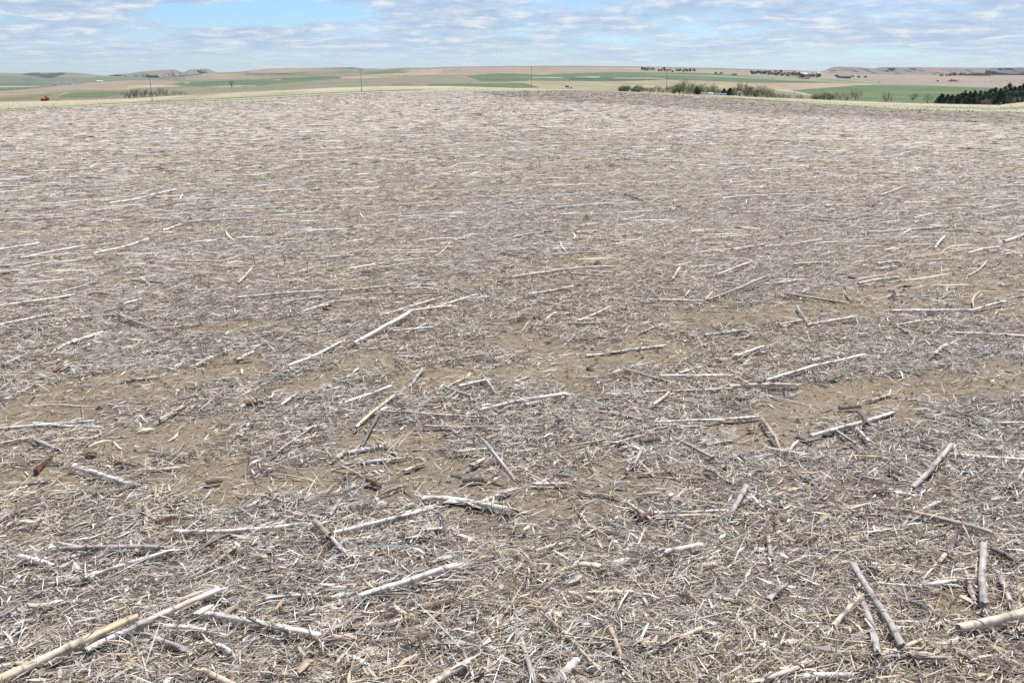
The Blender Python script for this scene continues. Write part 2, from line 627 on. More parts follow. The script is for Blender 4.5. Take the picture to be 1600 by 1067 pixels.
def on_land(px, py):
    r = float(land_r(px, py))
    dx, dy, dz = ray(px, py)
    return np.array([dx * r, dy * r, CAM_H + dz * r]), r


ZONES = []


def zone(name, top, bottom):
    """a field between two traced lines ((x, y) lists), later zones lie over earlier ones"""
    ZONES.append((name, np.array(top, float), np.array(bottom, float)))


B_T = [(x, y) for x, y in zip(XT, YT)]
OFF_T = [(x, y + 0.3) for x, y in zip(XT, YT)]
# right and centre back ground
zone('far_tan', [(600, 90), (1300, 90), (1300, 90), (1900, 90)], [(600, 150), (1900, 150)])
zone('grey_pasture', [(-300, 90), (640, 90)], [(-300, 170), (640, 170)])
# left
zone('green_slope', [(-300, 151.5), (0, 150.5), (60, 147), (100, 143.2), (130, 141.8), (200, 141.8), (240, 143), (300, 146)], [(-300, 175), (0, 175), (300, 150)])
zone('pink_slope', [(-300, 146), (0, 142.8), (30, 141), (50, 139.2), (100, 134.0), (150, 128.8), (200, 126.2), (260, 126), (280, 129)],
     [(-300, 153), (0, 150.6), (60, 146.6), (100, 143.4), (130, 141.6), (200, 141), (240, 136), (280, 131)])
zone('blue_valley', [(-300, 120), (0, 119), (60, 121), (120, 121.5), (160, 120.5), (200, 121), (245, 122.3), (300, 123)],
     [(-300, 146), (0, 142.8), (30, 141), (50, 139.2), (100, 134.0), (150, 128.8), (200, 126), (260, 124.5), (300, 124)])
zone('wheat', [(-300, 130), (0, 130.4), (40, 130.4), (62, 131.2)], [(-300, 134), (0, 133.8), (40, 133.2), (62, 132)])
zone('pale_stubble', [(-300, 134.6), (0, 135), (50, 135.0), (64, 134.8)], [(-300, 137), (0, 136.7), (50, 136.0), (64, 135.2)])
zone('wheat', [(-300, 137.2), (0, 137.6), (30, 137.2), (44, 137)], [(-300, 142), (0, 141.8), (30, 139.8), (44, 138.6)])
zone('wooded_and_cloud_shade', [(36, 116), (45, 114), (62, 113.6), (65, 116), (80, 114.5), (95, 113.6), (104, 115)], [(36, 117.5), (55, 119.5), (70, 122), (80, 122.6), (92, 119), (104, 115.6)])  # cloud shadows on the left hills, painted as dark ground
zone('wooded_and_cloud_shade', [(245, 122.2), (270, 119.7), (300, 116.8), (320, 114.6), (342, 113.2)], [(245, 122.6), (270, 121.2), (300, 118.9), (320, 116.6), (342, 113.9)])
zone('pale_stubble', [(200, 132.4), (250, 132.4), (280, 134.4)], [(200, 138.6), (250, 136.4), (280, 135.2)])
zone('pale_stubble', [(315, 115.9), (338, 114.2)], [(300, 119.6), (338, 115.0)])
zone('pink_slope', [(290, 123.6), (330, 120.5), (400, 119.8), (450, 116.6)], [(290, 125.6), (330, 124), (400, 122.6), (450, 118)])
zone('pink_slope', [(390, 111.4), (415, 108.6), (450, 107), (500, 107.6), (540, 107.8)], [(390, 114.6), (415, 113.8), (450, 113.4), (500, 109.8), (540, 108.8)])
zone('wooded_and_cloud_shade', [(385, 115.6), (400, 115.6), (450, 115.0), (480, 113.6)], [(385, 116.8), (400, 117), (450, 116.0), (480, 114.2)])
zone('wooded_and_cloud_shade', [(495, 105), (560, 105), (572, 107)], [(495, 107.0), (530, 107.8), (560, 107.2), (572, 107.8)])
zone('blue_valley', [(500, 116), (520, 113.8), (540, 111.8), (570, 112.2), (600, 110.5), (630, 107)], [(500, 116.6), (520, 116.2), (545, 114.6), (570, 115.2), (600, 114.8), (630, 110)])
zone('wheat', [(270, 131.0), (280, 130.0), (300, 128.4), (350, 126.2), (400, 125.0), (450, 121.8), (500, 119.4), (528, 119.4), (537, 122)],
     [(270, 131.6), (300, 135.4), (350, 134.8), (400, 133.4), (450, 129.4), (500, 125.8), (528, 123.8), (537, 122.6)])
zone('olive', [(380, 133.8), (400, 133.2), (450, 129.2)], [(380, 136.5), (400, 135.2), (450, 130.2)])
zone('orange_stubble', [(533, 120.8), (560, 119.2), (600, 115.9), (635, 113.6), (660, 110), (690, 108.6)], [(533, 123.9), (560, 124.6), (600, 121.0), (660, 118.8), (690, 116)])
zone('wheat', [(570, 113.6), (600, 111.4), (620, 111.2), (636, 114)], [(570, 116.6), (600, 115.8), (620, 114.8), (636, 114.2)])
zone('grey_pasture', [(540, 125.2), (600, 121.2), (660, 119.0), (700, 118.8), (732, 121.6), (752, 128)], [(540, 150), (752, 150)])
zone('brush', [(612, 131.5), (628, 129.4), (645, 131)], [(612, 134.8), (645, 134.8)])
zone('dark_track', [(590, 118.9), (660, 118.3), (730, 118.3)], [(590, 119.4), (660, 118.9), (730, 119.2)])
# centre green fields
zone('wheat', [(728, 118.9), (745, 117.4), (765, 115.4), (800, 114.9), (845, 117.2), (862, 116.2), (900, 114.8), (950, 113.2), (1000, 113.4), (1100, 114.6), (1200, 121.2), (1300, 125.4), (1372, 129.4)],
     [(728, 119.2), (742, 124), (752, 128), (800, 128), (830, 125.8), (900, 127.1), (950, 127), (1000, 126), (1035, 124.4), (1100, 126), (1200, 130), (1300, 130.2), (1372, 130.0)])
zone('pale_green', [(1010, 115.6), (1100, 117.4), (1200, 121.5), (1300, 126.4), (1365, 129)], [(1010, 116.6), (1100, 119.4), (1200, 124.6), (1300, 129), (1365, 129.8)])
zone('dark_wheat', [(890, 121.6), (920, 120.4), (980, 121), (1010, 122.4), (1060, 123.2)], [(890, 125.4), (920, 126.8), (980, 126.6), (1010, 125.8), (1060, 124.6)])
zone('pale_stubble', [(898, 120.7), (935, 119.9), (938, 120.6)], [(898, 121.3), (935, 121.7), (938, 121.2)])
zone('pale_stubble', [(958, 121.9), (1000, 121.9), (1040, 123)], [(958, 122.7), (1000, 123.2), (1040, 123.8)])
zone('pale_stubble', [(830, 121.2), (870, 120.6), (880, 121.2)], [(830, 122.0), (870, 122.2), (880, 121.8)])
zone('dark_track', [(733, 129.0), (800, 127.4), (830, 125.6), (900, 126.9), (950, 126.9), (1000, 126), (1035, 124.2), (1100, 125.8), (1200, 129.8)],
     [(733, 129.6), (800, 128.2), (830, 126.3), (900, 127.6), (950, 127.6), (1000, 126.7), (1035, 124.9), (1100, 126.5), (1200, 130.4)])
zone('tan_pasture', [(736, 129.6), (800, 128.2), (830, 126.3), (900, 127.6), (950, 127.6), (1000, 126.7), (1035, 124.9), (1100, 126.5), (1200, 130.4), (1240, 131)],
     [(736, 150), (1240, 160)])
zone('wheat', [(668, 131.8), (700, 131.0), (760, 130.4), (800, 130), (820, 130.6), (842, 136)], [(668, 136), (700, 136), (760, 137), (800, 138.6), (820, 138), (842, 137)])
# right
zone('orange_stubble', [(1150, 130.4), (1200, 130.5), (1300, 130.4), (1340, 130.6), (1362, 131.8)], [(1150, 142), (1200, 140.6), (1232, 141.8), (1280, 137.6), (1320, 134.8), (1362, 132.6)])
zone('brown_band', [(1340, 119.6), (1400, 118.4), (1480, 119), (1900, 118)], [(1340, 122), (1400, 124.4), (1480, 124.6), (1900, 124)])
zone('green_slope', [(1190, 140), (1210, 140.2), (1240, 143.6), (1275, 149.6), (1290, 151)], [(1190, 165), (1290, 165)])
zone('big_wheat', [(1228, 142.4), (1250, 141.0), (1280, 138.4), (1340, 133.8), (1370, 133.0), (1400, 133.2), (1450, 134.2), (1520, 136.6), (1600, 139.4), (1900, 145)],
     [(1228, 142.6), (1240, 143.8), (1275, 150), (1300, 165), (1600, 185), (1900, 185)])
zone('farm_road', [(1188, 139), (1210, 139.7), (1240, 142.7), (1270, 148.7)], [(1188, 139.9), (1210, 140.8), (1240, 144.1), (1270, 149.9)])
zone('pale_stubble', [(1500, 145.8), (1507, 144.4), (1520, 143.4), (1527, 143.3)], [(1500, 146.6), (1507, 145.6), (1520, 144.2), (1527, 143.9)])
zone('dark_track', [(0, 156.6), (60, 153.6), (100, 149.6)], [(0, 157.2), (60, 154.2), (100, 149.9)])
zone('wheat', [(92, 148.0), (120, 145.6), (160, 144.2), (200, 144.4)], [(92, 152.6), (120, 153.6), (160, 152.0), (200, 147.6)])
zone('pale_stubble', [(92, 149.2), (104, 145.2), (107, 143.6)], [(92, 150.2), (104, 146.4), (107, 144.6)])
zone('olive', [(0, 152.8), (40, 151.2), (80, 147.6)], [(0, 155.0), (40, 154.4), (80, 150.4)])
zone('dark_track', [(200, 132.0), (250, 131.6), (300, 134.2), (330, 136.6)], [(200, 132.6), (250, 132.2), (300, 134.8), (330, 137.2)])
zone('pale_stubble', [(288, 129.7), (296, 129.5)], [(288, 130.6), (296, 130.4)])
zone('pale_stubble', [(340, 135.2), (372, 134.0), (400, 133.8)], [(340, 136.2), (372, 135.2), (400, 134.8)])
zone('pale_stubble', [(428, 124.8), (438, 124.6)], [(428, 125.8), (438, 125.4)])
zone('olive', [(400, 118.6), (440, 116.4), (500, 116.2)], [(400, 119.8), (440, 118.6), (500, 117.6)])
zone('tan_pasture', [(300, 118.6), (340, 116.6), (380, 116.8)], [(300, 120.0), (340, 119.4), (380, 118.6)])
zone('dark_track', [(640, 108.0), (700, 105.4), (800, 104.1), (900, 103.7), (1000, 104.6), (1100, 106.8), (1250, 111.0)], [(640, 108.5), (700, 106.1), (800, 104.8), (900, 104.3), (1000, 105.2), (1100, 107.6), (1250, 112.0)])
zone('pale_stubble', [(975, 106.8), (1000, 107.4), (1050, 108.4)], [(975, 107.5), (1000, 108.3), (1050, 109.0)])
zone('pink_slope', [(700, 110), (760, 108.6), (860, 109.5), (960, 110)], [(700, 113.5), (760, 113), (860, 114), (960, 112.4)])
zone('pale_green', [(1190, 121.6), (1260, 122.6), (1330, 123.8), (1380, 126)], [(1190, 123.4), (1260, 124.8), (1330, 126.4), (1380, 128)])
zone('olive', [(1290, 113.5), (1330, 114.4), (1380, 115.6)], [(1290, 114.5), (1330, 115.6), (1380, 116.6)])
zone('brush', [(1480, 126.2), (1490, 125.6), (1500, 127.2)], [(1480, 128), (1490, 128.4), (1500, 128.2)])
ZNAME = {'far_tan': 'distant_field', 'grey_pasture': 'pasture', 'green_slope': 'pasture', 'pink_slope': 'stubble_field', 'blue_valley': 'valley_field',
         'wheat': 'green_field', 'pale_stubble': 'stubble_field', 'wooded_and_cloud_shade': 'wooded_and_shaded_slope', 'olive': 'pasture', 'orange_stubble': 'stubble_field', 'brush': 'pasture',
         'dark_track': 'field_boundary', 'pale_green': 'green_field', 'dark_wheat': 'green_field', 'tan_pasture': 'pasture', 'brown_band': 'pasture',
         'big_wheat': 'green_field', 'farm_road': 'road', 'margin_tan': 'grass_margin', 'margin_green': 'grass_margin', 'margin_dark': 'field_boundary', 'back': 'hill'}
ZMAT = {
    'far_tan': ((0.40, 0.315, 0.255), (0.35, 0.285, 0.225), 0.003, 0.03, (0.27, 0.26, 0.17)),
    'grey_pasture': ((0.27, 0.25, 0.175), (0.23, 0.24, 0.15), 0.004, 0.04, (0.33, 0.27, 0.20)),
    'green_slope': ((0.17, 0.195, 0.105), (0.29, 0.265, 0.165), 0.008, 0.06, (0.33, 0.29, 0.19)),
    'pink_slope': ((0.40, 0.30, 0.225), (0.33, 0.28, 0.19), 0.006, 0.04, None),
    'blue_valley': ((0.17, 0.20, 0.155), (0.22, 0.235, 0.17), 0.002, 0.03, (0.14, 0.165, 0.13)),
    'wheat': ((0.115, 0.165, 0.085), (0.155, 0.20, 0.105), 0.006, 0.05, None),
    'pale_stubble': ((0.52, 0.43, 0.31), (0.46, 0.38, 0.27), 0.01, 0.05, None),
    'wooded_and_cloud_shade': ((0.065, 0.075, 0.070), (0.095, 0.10, 0.085), 0.01, 0.03, None),  # woodland, and the cloud shadow painted on the left hills
    'olive': ((0.19, 0.19, 0.10), (0.22, 0.21, 0.11), 0.01, 0.03, None),
    'orange_stubble': ((0.46, 0.345, 0.25), (0.41, 0.32, 0.225), 0.006, 0.04, None),
    'brush': ((0.20, 0.16, 0.14), (0.25, 0.23, 0.17), 0.03, 0.08, None),
    'dark_track': ((0.13, 0.12, 0.075), (0.17, 0.13, 0.09), 0.01, 0.03, None),
    'pale_green': ((0.27, 0.32, 0.18), (0.23, 0.29, 0.16), 0.006, 0.05, None),
    'dark_wheat': ((0.065, 0.135, 0.075), (0.085, 0.155, 0.08), 0.006, 0.05, None),
    'tan_pasture': ((0.40, 0.345, 0.215), (0.36, 0.33, 0.20), 0.01, 0.05, (0.42, 0.31, 0.21)),
    'brown_band': ((0.42, 0.30, 0.215), (0.38, 0.29, 0.20), 0.004, 0.03, None),
    'big_wheat': ((0.105, 0.155, 0.060), (0.13, 0.185, 0.076), 0.02, 0.06, (0.17, 0.205, 0.10)),
    'farm_road': ((0.55, 0.49, 0.38), (0.50, 0.45, 0.35), 0.05, 0.1, None),
    'margin_tan': ((0.60, 0.49, 0.345), (0.55, 0.455, 0.32), 0.03, 0.2, None),
    'margin_green': ((0.41, 0.42, 0.26), (0.50, 0.46, 0.31), 0.03, 0.25, (0.34, 0.36, 0.21)),
    'margin_dark': ((0.14, 0.15, 0.075), (0.20, 0.19, 0.10), 0.03, 0.2, None),
    'back': ((0.30, 0.26, 0.19), (0.27, 0.25, 0.17), 0.003, 0.02, None),
}


def classify(px, py):
    z = np.full(px.shape, -1, int)
    names = ['back', 'margin_tan', 'margin_green', 'margin_dark'] + sorted({n for n, _, _ in ZONES})
    idx = {n: i for i, n in enumerate(names)}
    for n, top, bot in ZONES:
        x0, x1 = max(top[0, 0], bot[0, 0]) if False else top[0, 0], top[-1, 0]
        inside = (px >= x0) & (px <= x1) & (py >= np.interp(px, top[:, 0], top[:, 1])) & (py <= np.interp(px, bot[:, 0], bot[:, 1]))
        z[inside] = idx[n]
    z[z < 0] = idx['back']
    e, t = ye(px), yt(px)
    m = py >= t
    f = (py - t) / (e - t)
    wob = 0.12 * (fbm(px * 0.02, py * 0.3, 6, 3) - 0.5)
    z[m] = idx['margin_green']
    z[m & (f < np.where(px > 1100, 0.22, 0.40) + wob)] = idx['margin_tan']
    dl = e - 3.6 + 0.4 * (px < 150)
    z[m & (np.abs(py - dl) < 0.55) & (px < 660)] = idx['margin_dark']
    z[m & (e - py < 0.9) & ((px < 600) | ((px > 860) & (px < 960)))] = idx['margin_dark']
    z[m & (np.abs(py - (e - 1.6)) < 1.3 + wob * 4) & (px > 1130)] = idx['green_slope']
    return z, names


def build_land():
    cols = np.arange(-340, 1941, 1.5)
    NM, NV = 44, 190
    E, T, SK = ye(cols), yt(cols), ysky(cols)
    rows_y, rows_r, hidden = [], [], []
    for k in range(NM + 1):
        y = E + (T - E) * k / NM
        rows_y.append(y)
        rows_r.append(land_r(cols, np.maximum(y, T + 1e-6)))
        hidden.append(False)
    # ground drops out of sight behind the margin's crest
    for m_, d in ((1.07, 0.0028), (1.16, 0.0032)):
        rows_y.append(T + d * FPX)
        rows_r.append(rm(cols) * m_)
        hidden.append(True)
    for k in range(1, NV + 1):
        y = T + (SK - T) * (k / NV)
        rows_y.append(y)
        rows_r.append(land_r(cols, np.minimum(y, T - 1e-6)))
        hidden.append(False)
    for f, d in ((1.15, 2.0), (1.6, 2.5)):
        rows_y.append(SK + d)
        rows_r.append(rows_r[NM + 2 + NV] * f)
        hidden.append(True)
    PY = np.array(rows_y)
    RR = np.array(rows_r)
    PX = np.tile(cols, (len(rows_y), 1))
    dx, dy, dz = ray(PX, PY)
    X, Y, Z = dx * RR, dy * RR, CAM_H + dz * RR
    nr, nc = X.shape
    V = np.stack([X, Y, Z], -1).reshape(-1, 3)
    i = np.arange(nr - 1)[:, None]
    j = np.arange(nc - 1)[None, :]
    a = i * nc + j
    F = np.stack([a, a + 1, a + 1 + nc, a + nc], -1).reshape(-1, 4)
    qx = (PX[:-1, :-1] + PX[:-1, 1:]) / 2
    qy = (PY[:-1, :-1] + PY[1:, 1:]) / 2
    jx = 3.0 * (fbm(qx * 0.08, qy * 0.8, 61, 3) - 0.5)
    jy = 0.5 * (fbm(qx * 0.06, qy * 0.5, 62, 3) - 0.5)
    z, names = classify(qx + jx, qy + jy)
    hid = np.array(hidden)
    z[hid[:-1] | hid[1:], :] = 0
    z = z.ravel()
    for k, n in enumerate(names):
        sel = F[z == k]
        if not len(sel):
            continue
        # contiguous pieces far apart become fields of their own by side of the view
        u, inv = np.unique(sel, return_inverse=True)
        o = np_mesh(ZNAME[n], V[u], inv.reshape(sel.shape), mat_land(n, ZMAT[n][0], ZMAT[n][1], ZMAT[n][2], ZMAT[n][3], ZMAT[n][4]), smooth=True)
        structure(o)


build_land()


def build_mesa(name, xs, ytop, ybase, r, depth, mat, seed, step=1.2):
    """flat-topped butte: gullied front slope and a level top that runs back"""
    cols = np.arange(xs[0], xs[-1] + 0.1, step)
    top = np.interp(cols, xs, ytop)
    base = np.interp(cols, xs, ybase)
    rows = 26
    PYs, RRs = [], []
    gul = fbm(cols * 0.045, cols * 0 + 1, seed, 5, 0.6)
    for k in range(rows + 1):
        t = k / rows
        prof = t ** 1.25
        g2 = fbm(cols * 0.07 + t * 0.8, np.full_like(cols, t * 1.5), seed + 3, 5, 0.6) - 0.5
        PYs.append(base + (top - base) * t)
        RRs.append(r + depth * (0.75 * prof) + depth * (1.2 * (gul - 0.5) + 0.6 * g2) * math.sin(math.pi * min(t * 1.1, 1)))
    for m_, d in ((1.0, 0.15), (1.6, 0.9), (2.4, 5)):
        PYs.append(top + d)
        RRs.append(np.full_like(cols, r + depth * (0.75 + m_)))
    PY = np.array(PYs)
    RR = np.array(RRs)
    PX = np.tile(cols, (len(PYs), 1))
    dx, dy, dz = ray(PX, PY)
    V = np.stack([dx * RR, dy * RR, CAM_H + dz * RR], -1).reshape(-1, 3)
    nr, nc = PX.shape
    i = np.arange(nr - 1)[:, None]
    j = np.arange(nc - 1)[None, :]
    a = i * nc + j
    F = np.stack([a, a + 1, a + 1 + nc, a + nc], -1).reshape(-1, 4)
    return structure(np_mesh(name, V, F, mat, smooth=True))


M_MESA = mat_land('butte_slope', (0.34, 0.255, 0.21), (0.25, 0.21, 0.16), 0.002, 0.01, (0.19, 0.17, 0.125))
M_MESA2 = mat_land('butte_slope_green', (0.27, 0.24, 0.18), (0.22, 0.22, 0.15), 0.001, 0.006, (0.30, 0.23, 0.18))
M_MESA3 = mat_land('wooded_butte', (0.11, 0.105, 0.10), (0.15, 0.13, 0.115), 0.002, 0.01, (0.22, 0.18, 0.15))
build_mesa('hill', [150, 180, 200, 210, 225, 250, 270, 275, 281, 288, 292, 296, 320, 325, 331, 338, 350, 380], [120, 117, 115.6, 113.4, 112, 110, 109, 109.4, 112.4, 113, 111.5, 109, 107.8, 108.2, 110.8, 113, 115, 118],
           [122, 122, 122, 122.5, 123, 123.5, 123, 122.5, 122, 121.5, 121, 121, 119.5, 118.5, 118, 117, 117, 119], 9500, 900, M_MESA2, 5)
build_mesa('hill', [1255, 1285, 1291, 1300, 1305, 1320, 1345, 1357, 1362, 1370, 1378, 1400, 1450, 1500, 1532, 1700, 1940], [112.6, 111.2, 109.5, 106, 104.6, 104.8, 105.6, 106.8, 107.4, 106.6, 105.2, 105.3, 105.5, 106, 106.2, 106.4, 106.4],
           [114, 114.5, 114.8, 115, 115.6, 116, 116.6, 117, 117.4, 117.6, 118, 118.4, 119, 119.4, 119.5, 119.5, 119.5], 10500, 1100, M_MESA, 9)
build_mesa('hill', [1540, 1556, 1562, 1575, 1620, 1800, 1940], [109, 106.9, 106.3, 106.1, 106.0, 106.0, 106.0], [110, 112.5, 114.4, 115.4, 116.8, 117.4, 117.6], 9900, 500, M_MESA3, 19)

# ------------------------------------------------------------------ fine residue: nobody could count it
TAU = 2 * math.pi


def palette(n, weights=None, jit=0.16):
    P = np.array([(0.76, 0.69, 0.60), (0.55, 0.49, 0.42), (0.36, 0.315, 0.27), (0.64, 0.53, 0.395), (0.22, 0.175, 0.14), (0.10, 0.075, 0.058), (0.85, 0.79, 0.71)])
    w = np.array(weights or (0.22, 0.24, 0.18, 0.13, 0.12, 0.05, 0.06))
    c = P[rng.choice(len(P), n, p=w / w.sum())]
    return np.clip(c * (1 + jit * rng.standard_normal((n, 1))) * (1 + 0.03 * rng.standard_normal((n, 3))), 0.02, 0.86)


def row_angle(x, y, spread=0.5, loose=0.3):
    n = len(x)
    a = R(24) + spread * rng.standard_normal(n)
    u = rng.random(n) < loose
    a[u] = rng.random(u.sum()) * math.pi
    return a


def ribbons(x, y, ang, L, Wd, z0, pitch, roll, bend, arch, col, seg, solid=False):
    """vectorised strips (or 3-sided stems) lying on the field"""
    n = len(x)
    t = np.linspace(-0.5, 0.5, seg + 1)[None, :]
    ca, sa = np.cos(ang)[:, None], np.sin(ang)[:, None]
    off = bend[:, None] * (4 * t * t) * L[:, None]
    cx = x[:, None] + ca * t * L[:, None] - sa * off
    cy = y[:, None] + sa * t * L[:, None] + ca * off
    g = gz(x, y)
    cz = g[:, None] + z0[:, None] + pitch[:, None] * t * L[:, None] + arch[:, None] * (1 - 4 * t * t) * L[:, None]
    cz = np.maximum(cz, g[:, None] + 0.0012)
    ns = seg + 1
    taper = 1 - 0.65 * np.abs(2 * t) ** 4
    hw = 0.5 * Wd[:, None] * taper
    if not solid:
        rl = roll[:, None] + 0.9 * t * (roll[:, None])
        wx, wy, wz = -sa * np.cos(rl) * hw, ca * np.cos(rl) * hw, np.sin(rl) * hw
        V = np.stack([np.stack([cx - wx, cy - wy, np.maximum(cz - wz, g[:, None])], -1), np.stack([cx + wx, cy + wy, np.maximum(cz + wz, g[:, None])], -1)], 2)
        V = V.reshape(-1, 3)
        base = (np.arange(n) * ns * 2)[:, None] + (np.arange(seg) * 2)[None, :]
        F = np.stack([base, base + 1, base + 3, base + 2], -1).reshape(-1, 4)
        C = np.repeat(col, ns * 2, axis=0)
    else:
        Vs = []
        for k in range(3):
            th = k * TAU / 3 + roll[:, None]
            Vs.append(np.stack([cx - sa * np.cos(th) * hw, cy + ca * np.cos(th) * hw, cz + np.sin(th) * hw + hw * 0.6], -1))
        V = np.stack(Vs, 2).reshape(-1, 3)
        base = (np.arange(n) * ns * 3)[:, None] + (np.arange(seg) * 3)[None, :]
        fs = []
        for k in range(3):
            k2 = (k + 1) % 3
            fs.append(np.stack([base + k, base + k2, base + 3 + k2, base + 3 + k], -1))
        F = np.stack(fs, 2).reshape(-1, 4)
        C = np.repeat(col, ns * 3, axis=0)
    return V, F, C


class Pile:
    def __init__(s):
        s.V, s.F, s.C, s.n = [], [], [], 0

    def add(s, V, F, C):
        s.V.append(V.astype(np.float32))
        s.F.append((F + s.n).astype(np.int32))
        s.C.append(C.astype(np.float32))
        s.n += len(V)

    def build(s, name, mat):
        o = np_mesh(name, np.concatenate(s.V), np.concatenate(s.F), mat, colors=np.concatenate(s.C))
        return o


def scatter(r0, r1, per_m2, half, bare_keep=0.115):
    area = half * (r1 * r1 - r0 * r0)
    n = int(area * per_m2)
    r = np.sqrt(rng.random(n) * (r1 * r1 - r0 * r0) + r0 * r0)
    a = (rng.random(n) * 2 - 1) * half
    x, y = r * np.sin(a), r * np.cos(a)
    b = bare_amount(x, y)
    u_, v_ = x * math.cos(R(26)) + y * math.sin(R(26)), -x * math.sin(R(26)) + y * math.cos(R(26))
    f_ = np.clip((r - 7) / 10, 0, 1)
    cl = fbm(x * 3.1, y * 3.1, 23, 3) * (1 - f_) + f_ * (0.5 + 1.25 * (fbm(u_ * 0.45, v_ * 1.7, 29, 4) - 0.5))
    keep = rng.random(n) < np.maximum((1 - b) * np.clip(0.35 + 1.4 * (cl - 0.25), 0.22, 1.15), bare_keep * (0.4 + cl))
    return x[keep], y[keep]


def litter(pile, x, y, lmed, lsig, wmed, wsig, zmax, seg, solid, weights=None, spread=0.55, loose=0.35, tilt=0.16):
    n = len(x)
    if n == 0:
        return
    L = lmed * np.exp(lsig * rng.standard_normal(n))
    Wd = wmed * np.exp(wsig * rng.standard_normal(n))
    z0 = zmax * rng.random(n) ** 1.6 * (0.5 + fbm(x * 4, y * 4, 31, 2))
    pitch = tilt * rng.standard_normal(n)
    roll = (rng.random(n) - 0.5) * 2.2
    bend = 0.025 * rng.standard_normal(n) * (1 + 2 * (rng.random(n) < 0.06))
    arch = 0.03 * rng.standard_normal(n)
    ang = row_angle(x, y, spread, loose)
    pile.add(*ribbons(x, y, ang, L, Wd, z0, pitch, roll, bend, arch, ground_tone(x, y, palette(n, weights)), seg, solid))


def ground_tone(x, y, c):
    """residue is warmer in some places, greyer in others, and darker where the cloud shadow is painted on the field"""
    w = np.clip((fbm(x * 0.7, y * 0.7, 55, 3) - 0.35) * 2.5, 0, 1)[:, None]
    c = c * (np.array([0.995, 0.96, 0.885])[None] * w + np.array([0.968, 0.975, 0.958])[None] * (1 - w))
    return c * (1 - 0.30 * cloud_shade_amount(x, y))[:, None]


